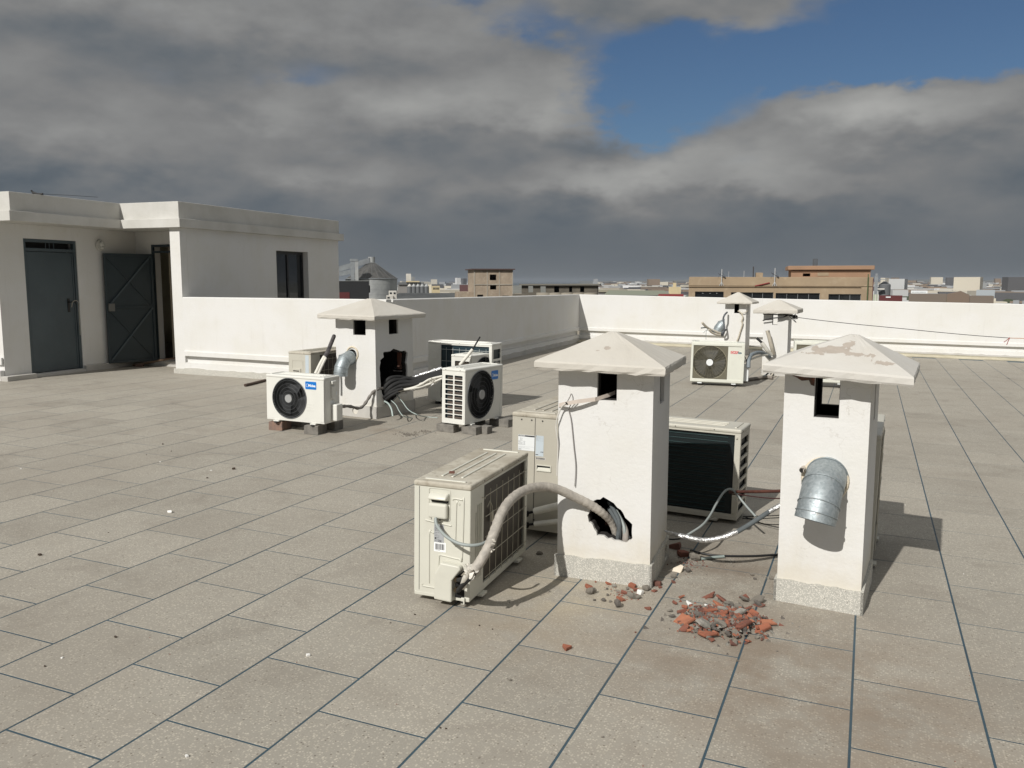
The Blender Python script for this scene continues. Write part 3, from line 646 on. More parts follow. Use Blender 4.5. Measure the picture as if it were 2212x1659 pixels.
# mortar collar round the near elbow
mb = MB(); mb.torus((.220, -.004, .685), .108, .011, 'y', 26, 6); mb.build('mortar_collar', mat('yellow_mortar', (.68,.60,.46), .95, (.60,.53,.42), nscale=14, bump=.6), C2)
mb = MB(); mb.torus((.245, -.004, .845), .082, .011, 'y', 20, 6); mb.build('mortar_collar', MATS['yellow_mortar'], C3)
# bare brick showing under the lifted cap of the flaking chimney
mb = MB(); mb.add([(.02, -.003, 1.223), (.15, -.003, 1.226), (.148, -.003, 1.165), (.13, -.003, 1.172), (.12, -.003, 1.195), (.085, -.003, 1.19), (.06, -.003, 1.205)], [(0,6,5,4,3,2,1)]); mb.build('bare_brick', m_brickin, C2)
# ================================================================== OUTDOOR UNITS
def casing(name, c, dust=.35): return mat(name, c, .42, tuple(x * .93 for x in c), nscale=1.6, dirt=dust, dirtcol=(.30,.27,.21), bump=.05, bscale=140)
k_lg = casing('beige_casing', (.60,.59,.515), .12); k_lg2 = casing('tan_casing', (.45,.425,.36), .15); k_mid = casing('cream_casing', (.71,.705,.655), .1)
k_day = casing('grey_cream_casing', (.66,.665,.59), .2); k_old = casing('old_grey_casing', (.52,.50,.43), .35)
k_top = mat('dusty_lid', (.50,.47,.395), .7, (.36,.325,.26), (.27,.235,.18), nscale=5, bump=.1)
k_grille = mat('dark_fan_grille', (.035,.038,.04), .45); k_hub = mat('grey_hub', (.33,.335,.33), .5); k_black = mat('inside_black', (.006,.006,.006), .9)
k_wire = mat('guard_wire', (.42,.39,.31), .5); k_rub = mat('rubber_foot_black', (.02,.02,.02), .8); k_blue = mat('badge_blue', (.0,.16,.55), .35)
k_print = mat('white_print', (.85,.87,.88), .4); k_red = mat('red_print', (.55,.05,.05), .4); k_navy = mat('navy_print', (.03,.09,.14), .4)
k_lab = mat('white_label', (.72,.74,.74), .4); k_silver = mat('silver_label', (.38,.39,.40), .4, (.33,.34,.35)); k_ink = mat('ink', (.03,.03,.035), .5)
k_pale = mat('bluish_label', (.50,.56,.60), .35); k_screw = mat('screw', (.05,.05,.045), .4, metal=.5)
def coil_mat(name, a, b, freq=420, vertical=True):
    m = bpy.data.materials.new(name); m.use_nodes = True; t = NT(m.node_tree); p = t.n['Principled BSDF']
    vec = t.new('ShaderNodeTexCoord').outputs['Object']; w = t.new('ShaderNodeTexWave', wave_type='BANDS', bands_direction='Z' if not vertical else 'X')
    t.put(w.inputs['Vector'], vec); w.inputs['Scale'].default_value = freq / 20; c = t.mix(w.outputs['Fac'], (*a, 1), (*b, 1))
    c = t.mix(t.step(t.noise(vec, 7, 4), .4, .7), c, tuple(x * .55 for x in a) + (1,)); t.put(p.inputs['Base Color'], c); p.inputs['Roughness'].default_value = .5; return m
k_coil_br = coil_mat('coil_brown', (.075,.06,.045), (.03,.024,.018)); k_coil_gr = coil_mat('coil_green', (.003,.012,.013), (.001,.004,.005), 300, False); k_coil_bl = coil_mat('coil_blue', (.012,.04,.055), (.004,.014,.02))
RZ = lambda a: Matrix.Rotation(a, 4, 'Z')
def face(side, W, D):
    return {'front': Matrix.Translation((0, -D/2, 0)), 'right': Matrix.Translation((W/2, 0, 0)) @ RZ(pi/2), 'left': Matrix.Translation((-W/2, 0, 0)) @ RZ(-pi/2), 'back': Matrix.Translation((0, D/2, 0)) @ RZ(pi)}[side]
def fan(root, cx, cz, r, y, kg, style):
    mb = MB(); mb.cyl((cx, y + .115, cz), (cx, y + .118, cz), r * 1.06, n=32); mb.build('fan_dark_back', k_black, root)  # black disc added so the fan hole reads dark
    mb = MB(); mb.rings([[Vector((cx + r*1.0*cos(a), yy, cz + r*1.0*sin(a))) for a in [2*pi*i/40 for i in range(40)]] for yy in (y + .004, y + .115)], caps=False); mb.build('shroud', k_black, root)
    b = MB()
    for k in range(3):       # swept blades
        a0 = 2*pi*k/3 + .5; vs = []
        for i in range(7):
            for rr, da, dz in ((.25, .0, .012), (.9, .45, .03)):
                a = a0 + da + i * .23; vs.append((cx + r*rr*cos(a), y + .05 + dz * (1 if i < 4 else .2) + .006*i, cz + r*rr*sin(a)))
        b.add(vs, [(2*i, 2*i+1, 2*i+3, 2*i+2) for i in range(6)], None, True)
    b.build('fan_blade', mat('blade_grey', (.05,.052,.055), .5), root)
    g = MB(); nr = 9 if style != 'day' else 11
    for i in range(1, nr + 1):
        rr = r * (.2 + .8 * i / nr); yy = y - .012 * (1 - (i / nr) ** 2)
        if style == 'midea' and i % 2 == 1 and i < nr: continue
        g.torus((cx, yy, cz), rr, .0016 if i < nr else .006, 'y', 40, 4)
    gr = g.build('fan_grille', kg if style != 'midea' else mat('ring_grey', (.11,.115,.12), .4), root)
    g = MB(); ns = 84 if style == 'midea' else 30
    for i in range(ns):
        a = 2*pi*i/ns; tw = .42 if style == 'midea' else .0
        pts = []
        for q in range(4):
            f = .22 + .78 * q / 3; aa = a + tw * f; pts.append((cx + r*f*cos(aa), y - .012 * (1 - f*f), cz + r*f*sin(aa)))
        g.tube(pts, .0011, 3, caps=False)
    g.build('spokes', k_grille if style == 'midea' else kg, gr)
    h = MB(); h.cyl((cx, y - .018, cz), (cx, y + .01, cz), r * .2, r * .2, 24); h.build('hub', k_hub if style != 'day' else k_lab, gr)
def bars(x0, z0, x1, z1, n, M, seed):
    r = random.Random(seed); mb = MB(); x = x0
    while x < x1 - .001:
        w = r.choice((.001, .0015, .0025)); mb.box(x, -.0006, z0, min(x + w, x1), 0, z1, M); x += w + r.choice((.001, .0015, .002))
    return mb
def lines(x0, z0, x1, z1, n, M, seed, h=.0011):
    r = random.Random(seed); mb = MB()
    for i in range(n):
        z = z1 - (z1 - z0) * (i + .5) / n; a = x0
        while a < x1 - .004:
            w = r.uniform(.004, .02); mb.box(a, -.0006, z, min(a + w, x1), 0, z + h, M); a += w + .002
            if r.random() < .12: break
    return mb
def label_plate(root, M, x0, z0, x1, z1, m, y=-.001): mb = MB(); mb.box(x0, y, z0, x1, 0, z1, M); return mb.build('label', m, root)
def badge(root, M, x0, z0, w, h):
    mb = MB(); mb.plate(rrect(x0, z0, x0 + w, z0 + h, .008), [], .002, M @ Matrix.Translation((0, -.0021, 0))); b = mb.build('badge', k_blue, root)
    s = h * .50; tb, wd = text_mb('Midea', s, M @ Matrix.Translation((x0 + w*.27, -.003, z0 + h*.33)), .0004, .0012)
    k = (w * .68) / max(wd, .01)
    tb, _ = text_mb('Midea', s * min(k, 1.05), M @ Matrix.Translation((x0 + w*.27, -.0030, z0 + h*.33)), .0004, .0012); tb.build('lettering', k_print, b)
    a = MB(); pts = [Vector((x0 + w*.20 + h*.20*cos(t), -.0030, z0 + h*.5 + h*.20*sin(t))) for t in [R(30 + 300*i/18) for i in range(19)]]
    a.tube([M @ p for p in pts], .0016, 5, rf=lambda t, i: .0006 + .0016 * sin(pi * t)); a.build('emblem', k_print, b)
def day_logo(root, M, x0, z0, h):
    L, w1 = text_mb('DAY', h * 1.3, M @ Matrix.Translation((x0 + .004, -.0022, z0 + .003)), .0004, .001, .15)
    mb = MB(); mb.plate([(x0 - .003, z0 - .002), (x0 + w1 - .004, z0 - .002), (x0 + w1 + .014, z0 + h + .004), (x0 - .003, z0 + h + .004)], [], .001, M @ Matrix.Translation((0, -.0011, 0))); b = mb.build('badge', k_red, root)
    L.build('lettering', mat('pink_print', (.75,.62,.6), .4), b)
    K, w2 = text_mb('kool', h * 1.35, M @ Matrix.Translation((x0 + w1 + .010, -.0016, z0 + .002)), .0004, .0018); K.build('lettering', k_navy, b)
def ac(label, loc, rz, W, D, H, km, style, zb=.03, ktop=None, group=None, tilt=True):
    x, y = loc; root = empty('air_conditioner', (x, y, gz(x, y) + zb), R(rz), tilt); tag(root, label, 'air conditioner', group)
    ktop = ktop or km; T = .010; lid = .030
    mb = MB(); mb.box(-W/2, -D/2 + .001, 0, W/2, D/2 - .001, .022); mb.build('base_pan', km, root, bevel=.004)
    mb = MB(); e = .004; mb.box(-W/2 - e, -D/2 - e, H - lid, W/2 + e, D/2 + e, H); li = mb.build('lid', ktop, root, bevel=.011, seg=3)
    s = D * .18
    for yy in (-s, 0, s): rb = MB(); rb.box(-W*.36, yy - .007, H - .001, W*.36, yy + .007, H + .006); rb.build('lid_rib', km, li, bevel=.003)
    for xx in (-W*.45, W*.45): rb = MB(); rb.box(xx - .008, -D*.36, H - .001, xx + .008, D*.36, H + .006); rb.build('lid_rib', km, li, bevel=.003)
    z0, z1 = .021, H - lid + .001
    # coil, L-shaped, and dark interior
    sv = W * .20                                            # service bay width on the right
    kc = {'lg': k_coil_br, 'lg2': k_coil_br, 'grid': k_coil_br, 'slats': k_coil_gr, 'midea': k_coil_bl, 'day': k_coil_br, 'blue': k_coil_bl}[style]
    mb = MB(); mb.box(-W/2 + .045, D/2 - .05, .03, W/2 - sv, D/2 - .018, H - .04); mb.build('coil', kc, root)
    mb = MB(); mb.box(-W/2 + .02, -D/2 + .03, .03, -W/2 + .044, D/2 - .051, H - .04); mb.build('coil_side', kc, root)
    mb = MB(); mb.box(W/2 - sv - .006, -D/2 + .012, .023, W/2 - sv, D/2 - .018, H - lid); mb.build('divider', k_black, root)
    F = face('front', W, D); Rr = face('right', W, D); L = face('left', W, D); B = face('back', W, D)
    # front
    r = min(H * .44, (W - sv) * .47) if style != 'day' else H * .41
    cx = -W/2 + (W - sv*.95) / 2 if style != 'day' else -W/2 + W*.355; cz = H * .5
    if style == 'day':
        a, b_, c_, d_ = cx - r - .012, cz - r - .02, cx + r + .012, cz + r + .025
        mb = MB(); mb.plate([(-W/2 + .002, z0), (W/2 - .002, z0), (W/2 - .002, z1), (-W/2 + .002, z1)], [rrect(a, b_, c_, d_, .01, 2)], T, F); fp = mb.build('front_panel', km, root)
        fr = MB(); fr.plate([(-W/2 - .001, z0 - .01), (W/2 + .001, z0 - .01), (W/2 + .001, z1 + .008), (-W/2 - .001, z1 + .008)], [[(-W/2 + .035, z0 + .04), (W/2 - .045, z0 + .04), (W/2 - .045, z1 - .03), (-W/2 + .035, z1 - .03)]], .012, F @ Matrix.Translation((0, -.0125, 0))); fr.build('front_rim', km, fp, bevel=.009)
        kg = mat('grille_olive', (.13,.12,.085), .5); g = MB(); g.plate(rrect(a + .001, b_ + .001, c_ - .001, d_ - .001, .01, 2), [circ(cx, cz, r, 40)], .003, F @ Matrix.Translation((0, .004, 0))); gp = g.build('grille_panel', kg, root)
        lv = MB()
        nl = 34
        for i in range(nl):
            zz = b_ + .012 + (d_ - b_ - .024) * i / (nl - 1); hd = abs(zz - cz); half = math.sqrt(max(r*r - hd*hd, 0)) if hd < r else 0
            for s_ in (-1, 1):
                xa = cx + s_ * (half + .004); xb = (a + .012) if s_ < 0 else (c_ - .012)
                if (xb - xa) * s_ > .006: lv.box(min(xa, xb), -D/2 - .0015, zz, max(xa, xb), -D/2 + .0035, zz + .0035)
        lv.build('louvre', mat('grille_pale', (.27,.25,.18), .5), gp)
        fan(root, cx, cz, r, -D/2 + .004, mat('grille_pale', (.27,.25,.18), .5), 'day')
        g = MB()
        for i in range(26):
            zz = cz - r + 2*r*(i + .5)/26; half = math.sqrt(max(r*r - (zz - cz)**2, 0)); g.box(cx - half, -D/2 + .0005, zz - .0011, cx + half, -D/2 + .0022, zz + .0011)
        g.build('grille_bars', MATS['grille_pale'], gp)
        day_logo(root, F @ Matrix.Translation((0, -.001, 0)), W*.245, H*.735, .036)
    else:
        mb = MB(); mb.plate([(-W/2 + .002, z0), (W/2 - .002, z0), (W/2 - .002, z1), (-W/2 + .002, z1)], [circ(cx, cz, r, 48)], T, F); fp = mb.build('front_panel', km, root)
        fan(root, cx, cz, r, -D/2 - .004, k_grille, 'midea' if style == 'midea' else 'plain')
        if style == 'midea':
            badge(root, F @ Matrix.Translation((0, -.001, 0)), W*.185, H*.735, W*.185, H*.165)
            v = MB()
            for i, (dx, zz) in enumerate(((.0, .40), (-.012, .335), (.0, .27))): v.box(W*.19 + dx, -D/2 - .003, H*zz, W*.33 + dx*.2, -D/2 + .001, H*zz + .004)
            v.build('press_line', km, fp, bevel=.0015)
            ch = MB(); ch.plate([(0, z0), (.05, z0 + .0), (.05, z1), (.028, z1), (.014, H*.5)], [], .003, F @ Matrix.Translation((W/2 - .052, -.0032, 0))); ch.build('front_facet', km, fp)
    # right = service side
    mb = MB(); mb.plate([(-D/2 + T + .001, z0), (D/2 - .002, z0), (D/2 - .002, z1), (-D/2 + T + .001, z1)], [], T, Rr); rs = mb.build('service_side', km, root)
    # left = coil end with openings
    d0, d1 = -D/2 + .002, D/2 - T - .001; hs = []
    if style == 'midea':
        rows = 9; ca, cb = d0 + .040, d1 - .022; cw = (cb - ca - .018) / 2; rh = (z1 - z0 - .07) / rows
        for i in range(rows):
            for k in range(2): xa = ca + k * (cw + .018); za = z0 + .03 + i * rh; hs.append(rrect(xa, za + .005, xa + cw, za + rh - .004, .007, 2))
    elif style == 'slats':
        rows = 7; rh = (z1 - z0 - .05) / rows
        for i in range(rows): za = z0 + .025 + i * rh; hs.append([(d0 + .03, za + .004), (d1 - .04, za + .004 + .0), (d1 - .04, za + rh - .018), (d0 + .03, za + rh - .018)])
    else:
        rows = 4; rh = (z1 - z0 - .12) / rows
        for i in range(rows): za = z0 + .10 + i * rh; hs.append(rrect(d0 + .05, za, d1 - .03, za + rh - .03, .008, 2))
    mb = MB(); mb.plate([(d0, z0), (d1, z0), (d1, z1), (d0, z1)], hs, T, L); mb.build('coil_end', km, root)
    if style == 'midea':          # pipe bends behind the openings
        pb = MB(); q = MB()
        for i in range(9):
            za = z0 + .03 + (i + .5) * rh; q.cyl((-W/2 + .016, D/2 - .07, za - .01), (-W/2 + .016, -D/2 + .035, za - .01), rh * .27, n=10)
        q.build('header_tank', mat('tube_brown', (.10,.075,.06), .45, (.07,.055,.045), metal=.3), root)
    # back: service strip, frame and guard
    mb = MB(); bw = W - sv - .02
    mb.plate([(-W/2 + .002, z0), (-W/2 + sv, z0), (-W/2 + sv, z1), (-W/2 + .002, z1)], [], T, B)
    bs = mb.build('back_panel', km, root)
    mb = MB(); mb.plate([(-W/2 + sv + .0005, z0), (W/2 - .002, z0), (W/2 - .002, z1), (-W/2 + sv + .0005, z1)], [[(-W/2 + sv + .006, z0 + .02), (W/2 - .04, z0 + .02), (W/2 - .04, z1 - .012), (-W/2 + sv + .006, z1 - .012)]], T, B); mb.build('coil_frame', km, root)
    if style in ('lg', 'grid', 'lg2', 'blue', 'midea'):
        g = MB(); y = D/2 + .006; xa, xb = -W/2 + .05, W/2 - sv - .02; nv = 7; nh = 4
        for i in range(nv): xx = xa + (xb - xa) * (i + .3) / nv; g.tube([(xx, y, z0 + .02), (xx, y, z1 - .045)], .0021, 5)
        for i in range(nh + 1): zz = z0 + .05 + (z1 - z0 - .12) * i / nh; g.tube([(xa - .01, y + .003, zz), (xb + .01, y + .003, zz)], .0023, 5)
        zz = z0 + .05 + (z1 - z0 - .12); g.tube([(xb + .01, y + .003, zz), (xb + .022, y + .004, zz - .012), (xb + .03, y - .002, zz - .002), (xb + .05, y - .003, zz)], .0023, 5)
        g.build('wire_guard', k_wire if style != 'blue' else mat('pale_wire', (.5,.52,.5), .5), root)
    if style == 'slats':
        g = MB()
        for i in range(17): zz = z0 + .035 + (z1 - z0 - .07) * i / 16; g.tube([(-W/2 + .09, D/2 - .015, zz), (W/2 - sv - .01, D/2 - .015, zz)], .002, 4)
        g.build('fin_rail', mat('fin_rail_green', (.012,.05,.05), .4), root)
        g = MB(); g.box(-W/2 + .025, D/2 + .0, .05, -W/2 + .035, D/2 + .008, .06); g.box(-W/2 + .02, D/2, H*.9, -W/2 + .032, D/2 + .009, H*.9 + .012); g.box(-W/2 + .02, D/2, H*.5, -W/2 + .032, D/2 + .009, H*.5 + .012); g.build('clip', km, root)
    for xx in (d0 + .05, d1 - .05): sb = MB(); q = L @ Vector((xx, -.006, H - lid*.5)); q2 = L @ Vector((xx, -.0035, H - lid*.5)); sb.cyl(q2, q, .0042, n=8); sb.build('screw', k_screw, li)
    for xx in (-W*.30, 0, W*.30): sb = MB(); sb.cyl((xx, D/2 + .0035, H - lid*.5), (xx, D/2 + .0065, H - lid*.5), .0038, n=8); sb.build('screw', k_screw, li)
    # feet
    for sx in (-1, 1):
        f = MB(); f.box(sx*W*.32 - .035, -D/2 - .022, -.014, sx*W*.32 + .035, D/2 + .022, 0); f.build('foot', km if style != 'day' else k_lab, root, bevel=.003)
    return root, rs, Rr, F, B, L
def sc(root, M, pts, r=.004, m=None):
    b = MB()
    for x, z in pts: b.cyl(M @ Vector((x, .0, z)), M @ Vector((x, -.003, z)), r, n=8)
    return b.build('screw', m or k_screw, root)

# --- nearest unit, beige, service side towards the camera
W, D, H = .90, .315, .615
r1, rs, M, F, B, L = ac('nearest beige outdoor unit wired to a thick wrapped hose', (-2.003, 4.225), -87, W, D, H, k_lg, 'lg', .032, k_top)
U = lambda x: -D/2 + (x - 185) / 560 * D
V = lambda y: H * (1505 - y) / (1505 - 225)
b = MB(); b.plate(rrect(U(330), V(640), U(550), V(292), .012), [rrect(U(337), V(630), U(543), V(297), .010)], .003, M @ Matrix.Translation((0, -.0031, 0))); b.build('access_rim', k_lg, rs)
b = MB(); b.box(U(345), -.030, V(612), U(532), -.001, V(445), M); b.build('terminal_cover', k_lg, rs, bevel=.012, seg=3)
b = MB(); b.rings([[M @ Vector(p) for p in ((U(340), 0, z_), (U(340) + .008, -y_, z_), (U(540) - .008, -y_, z_), (U(540), 0, z_))] for z_, y_ in ((V(412), .020), (V(395), .040), (V(352), .026), (V(340), .006))]); b.build('hood', k_lg, rs, bevel=.004)
b = MB(); b.box(U(365), -.004, V(440), U(525), -.0005, V(410), M); b.build('slot', k_black, rs)
b = MB(); b.cyl(M @ Vector((U(408), -.016, V(600))), M @ Vector((U(404), -.018, V(640))), .016, .013, 14); b.build('cable_gland', k_lg, rs)
sc(rs, M @ Matrix.Translation((0, -.016, 0)), [(U(460), V(622))], .005)
for pts in ([(470, 1395), (290, 1395), (272, 1370)], [(340, 1350), (340, 800), (360, 778), (385, 790)], [(570, 400), (590, 385), (665, 390), (680, 410), (668, 1010), (640, 1040), (460, 1022), (440, 1050), (432, 1190)], [(600, 905), (608, 440), (625, 425), (640, 445)], [(300, 655), (560, 685)]):
    b = MB(); b.tube([M @ Vector((U(a), -.001, V(c))) for a, c in (spline([(p[0], p[1], 0) for p in pts], 4) and [(q.x, q.y) for q in spline([(p[0], p[1], 0) for p in pts], 4)])], .0042, 5); b.build('press_line', k_lg, rs)
b = MB(); b.box(U(236), -.0012, .03, U(240), .0, H - .03, M); b.build('seam', k_black, rs)
b = MB(); vx = [U(425), U(680), U(680), U(612), U(600)]
prf = [(U(418), .02), (U(598), .02), (U(605), V(1260)), (U(640), V(1200)), (U(682), V(1120)), (U(665), V(1085)), (U(470), V(1065)), (U(425), V(1205))]
prf = [(U(418), V(1495)), (U(596), V(1512) + .003), (U(598), V(1262)), (U(682), V(1130)), (U(672), V(1095)), (U(480), V(1080)), (U(425), V(1205))]
b.plate(prf[:], [], .040, M @ Matrix.Translation((0, -.0405, 0))); b.build('valve_cover', k_lg, rs, bevel=.010, seg=3)
b = MB(); b.plate([(U(606), V(1465)), (U(694), V(1465)), (U(694), V(1150)), (U(640), V(1210)), (U(606), V(1262))], [], .003, M @ Matrix.Translation((0, -.0035, 0))); b.build('valve_recess', k_black, rs)
for z_ in (1248, 1365):
    b = MB(); b.cyl(M @ Vector((U(632), -.006, V(z_))), M @ Vector((U(632), -.030, V(z_))), .013, n=10); b.cyl(M @ Vector((U(632), -.02, V(z_))), M @ Vector((U(672), -.03, V(z_ - 10))), .009, n=8); b.build('valve', mat('brass_dark', (.08,.06,.035), .4, metal=.7), rs)
b = MB(); b.box(U(668), -.012, V(1530) + .0, U(704), -.001, V(1455), M); b.build('bracket', k_lg, rs, bevel=.003); sc(rs, M @ Matrix.Translation((0, -.012, 0)), [(U(680), V(1503))], .0065)
lb = label_plate(rs, M, U(388), V(887), U(486), V(685), k_silver); lines(U(394), V(880), U(440), V(715), 9, M @ Matrix.Translation((0, -.001, 0)), 3).build('print', k_ink, lb)
lines(U(394), V(760), U(476), V(700), 4, M @ Matrix.Translation((0, -.001, 0)), 8, .0016).build('print', k_ink, lb); tb, _ = text_mb('CE', .014, M @ Matrix.Translation((U(432), -.0016, V(880))), .0003, .0003); tb.build('lettering', k_ink, lb)
b = MB(); b.cyl(M @ Vector((U(402), -.001, V(842))), M @ Vector((U(402), -.0017, V(842))), .0042, n=12); b.build('round_mark', k_ink, lb)
lb = label_plate(rs, M, U(388), V(988), U(506), V(882), mat('bright_label', (.85,.86,.86), .4)); bars(U(402), V(965), U(494), V(900), 0, M @ Matrix.Translation((0, -.001, 0)), 5).build('barcode', k_ink, lb); lines(U(402), V(982), U(490), V(968), 1, M @ Matrix.Translation((0, -.001, 0)), 7, .0025).build('print', k_silver, lb)
# fluted wrap panel on the coil side
sv = W * .20
for i in range(4):
    b = MB(); xx = -W/2 + sv * (.42 + .13 * i); b.tube([B @ Vector((xx, -.002, H*.16)), B @ Vector((xx, -.002, H*(.80 - .06*(i < 1))))], .0045, 5); b.build('flute', k_lg, r1)
b = MB(); b.tube([B @ Vector(p) for p in [(-W/2 + sv + .06, .002, H*.72), (-W/2 + sv + .10, .002, H*.76), (-W/2 + sv + .13, .002, H*.70), (-W/2 + sv + .13, .002, H*.58)]], .003, 5); b.box(-W/2 + sv + .115, -.002, H*.56, -W/2 + sv + .145, .006, H*.66, B); b.build('sensor', k_wire, r1)
# the grey power lead of that unit
def part_tube(name, pts, r, m, parent=None, label=None, cat=None, group=None, n=8, rf=None, sub=8):
    b = MB(); b.tube(spline(pts, sub), r, n, rf=rf); o = b.build(name, m, parent)
    if cat: tag(o, label, cat, group)
    return o
k_greycable = mat('grey_cable', (.28,.31,.30), .5); k_blackc = mat('black_cable', (.012,.012,.013), .5); k_whitec = mat('white_cable', (.62,.60,.55), .5)
def wrap_mat(name, a, b_, scale=55, metal=0, rough=.6, bump=.6):
    m = bpy.data.materials.new(name); m.use_nodes = True; t = NT(m.node_tree); p = t.n['Principled BSDF']; vec = t.new('ShaderNodeTexCoord').outputs['Object']
    c = t.mix(t.step(t.noise(vec, scale * .45, 6, .6, .6), .35, .65), (*a, 1), (*b_, 1)); t.put(p.inputs['Base Color'], c); p.inputs['Roughness'].default_value = rough; p.inputs['Metallic'].default_value = metal
    bp = t.new('ShaderNodeBump'); bp.inputs['Strength'].default_value = bump; bp.inputs['Distance'].default_value = .006; t.put(bp.inputs['Height'], t.noise(vec, scale, 6, .6, 1.0)); t.l.new(bp.outputs[0], p.inputs['Normal']); return m
k_wrap = wrap_mat('taped_wrap', (.42,.385,.335), (.31,.285,.25)); k_foil = wrap_mat('foil_wrap', (.75,.75,.74), (.5,.5,.5), 70, .85, .28, 1.0); k_foam = mat('grey_foam', (.10,.115,.12), .9, (.08,.09,.095), nscale=8)
k_wtape = wrap_mat('white_tape', (.72,.69,.62), (.55,.52,.46), 60); k_ins = mat('white_insulation', (.70,.68,.61), .7, (.60,.58,.52), nscale=9, bump=.2)
def A1(x, y): return ((1560 + x/2.675) / 1.82278, (1800 + y/2.675) / 1.82278)
yy = 3.74
P1 = [onY(*A1(415, 640), yy), onY(*A1(430, 720), yy - .02), onY(*A1(520, 830), yy - .05), onY(*A1(650, 905), yy - .06), onY(*A1(780, 930), yy - .05), onY(*A1(900, 915), yy - .01), onY(*A1(985, 868), yy + .06)]
part_tube('power_lead', P1, .0085, k_greycable, None, 'grey power lead looping from the nearest beige unit to its wrapped hose', 'cable')
# thick wrapped hose bridging to the hole of the near chimney
def A2(x, y): return ((1500 + x/1.3825) / 1.82278, (1250 + y/1.3825) / 1.82278)
hp = [(505, 1378, 3.60), (540, 1330, 3.63), (590, 1240, 3.68), (620, 1160, 3.73), (660, 1060, 3.83), (715, 985, 3.97), (790, 938, 4.12), (875, 922, 4.24), (960, 935, 4.32), (1050, 975, 4.38), (1140, 1020, 4.43), (1200, 1060, 4.46), (1250, 1110, 4.52), (1275, 1170, 4.55), (1290, 1225, 4.56)]
pts = [onY(*A2(a, c), y_) for a, c, y_ in hp]
def hrf(t, i):
    w = .0255 + .0008 * sin(i * 1.9) + .0006 * sin(i * 4.3)
    if t > .72: w *= 1 - .25 * min(1, (t - .72) / .15) + .035 * (i % 2)
    return w
b = MB(); b.tube(spline(pts, 10), .03, 14, rf=hrf); hose = b.build('wrapped_hose', k_wrap); tag(hose, 'thick taped hose arching from the nearest beige unit into the chimney hole', 'hose')
# frayed tape and bare pipes at its lower end
rnd = random.Random(11); e0 = pts[0]
b = MB()
for i in range(34):
    a = rnd.uniform(0, 2*pi); q = e0 + Vector((rnd.uniform(-.05, .02), rnd.uniform(-.035, .02), rnd.uniform(-.03, .035))); s = rnd.uniform(.010, .026)
    d1 = Vector((rnd.uniform(-1,1), rnd.uniform(-1,1), rnd.uniform(-1,1))).normalized() * s; d2 = Vector((rnd.uniform(-1,1), rnd.uniform(-1,1), rnd.uniform(-1.2,.4))).normalized() * s
    b.add([q, q + d1, q + d1*.7 + d2, q + d2, q + d2*1.3 + d1*.3], [(0,1,2), (0,2,3), (2,4,3)])
for i in range(16):
    q = pts[2] + Vector((.025 + rnd.uniform(-.01, .012), -.02, rnd.uniform(-.05, .05))); s = rnd.uniform(.008, .018); d1 = Vector((rnd.uniform(-.6,1), rnd.uniform(-1,0), rnd.uniform(-1,1))).normalized() * s; d2 = Vector((rnd.uniform(0,1), rnd.uniform(-1,0), rnd.uniform(-1,.4))).normalized() * s
    b.add([q, q + d1, q + d2], [(0,1,2)])
b.build('frayed_tape', k_wtape, hose)
vp = [r1.matrix_world @ Vector((0,0,0))]
bpy.context.view_layer.update()
def w_at(root, M, x, y, z): return root.matrix_world @ (M @ Vector((x, y, z)))
for z_, o_, nm in ((1248, (0, 0, .02), k_wtape), (1365, (.0, 0, -.02), mat('black_foam', (.015,.015,.015), .8))):
    p = w_at(r1, M, U(655), -.03, V(z_)); part_tube('pipe', [p, (p + e0) / 2 + Vector((0, -.02, -.008)), e0 + Vector(o_) + Vector((0, 0, 0))], .0125 if nm != k_wtape else .012, mat('black_foam', (.015,.015,.015), .8), hose, n=10)
p = w_at(r1, M, U(720), -.055, V(1290)); part_tube('torn_insulation', [p + Vector((.0, -.0, .0)), (p + e0)/2 + Vector((0, -.03, .01)), e0 + Vector((-.005, -.01, .02))], .017, k_wtape, hose, n=10)
# pipes that vanish inside the hole
for i, (ax, az, m_, rr) in enumerate(((1325, 1120, k_greycable, .010), (1300, 1095, k_foam, .012), (1335, 1150, mat('dark_insulation', (.34,.31,.28), .9, (.25,.23,.21), nscale=12), .018), (1352, 1180, k_foam, .008), (1300, 1130, k_foam, .012))):  # one pipe has a darker insulation colour
    t_ = onY(*A2(ax - 38, az - 38), 4.56); part_tube('inner_pipe', [t_ + Vector((-.03, .02, .05)), onY(*A2(ax - 8, az), 4.52), onY(*A2(ax + 2 - i*3, az + 60), 4.50), onY(*A2(ax + 2 - i*4, 1232), 4.53)], rr, m_, hose, n=10)
# chip on the lid
p = r1.matrix_world @ Vector((.24, -.03, H + .004))
# --- tall tan unit standing behind
W2, D2, H2 = .88, .33, .775
r2, rs2, M2, F2, B2, L2 = ac('tall tan outdoor unit with white warning stickers behind the nearest chimney', (-1.965, 5.50), -90, W2, D2, H2, k_lg2, 'lg2', .045, k_top)
A3 = lambda x, y: ((2000 + x/5.1833) / 1.82278, (1640 + y/5.1833) / 1.82278)
bpy.context.view_layer.update(); inv2 = r2.matrix_world.inverted()
def on2(x, y):
    p = inv2 @ onY(*A3(x, y), 5.06); return p.y, p.z      # plate x equals local y on the right side
def rect2(a, b_, c, d):
    x0, z1 = on2(a, b_); x1, z0 = on2(c, d); return x0, z0, x1, z1
x0, z0, x1, z1 = rect2(556, 0, 568, 10); b = MB(); b.box(x0, -.0013, .035, x0 + .003, 0, H2 - .03, M2); b.build('seam', k_black, rs2)
x0, z0, x1, z1 = rect2(212, 362, 540, 712); lb = label_plate(rs2, M2, x0, z0, x1, z1, k_lab); M2b = M2 @ Matrix.Translation((0, -.001, 0))
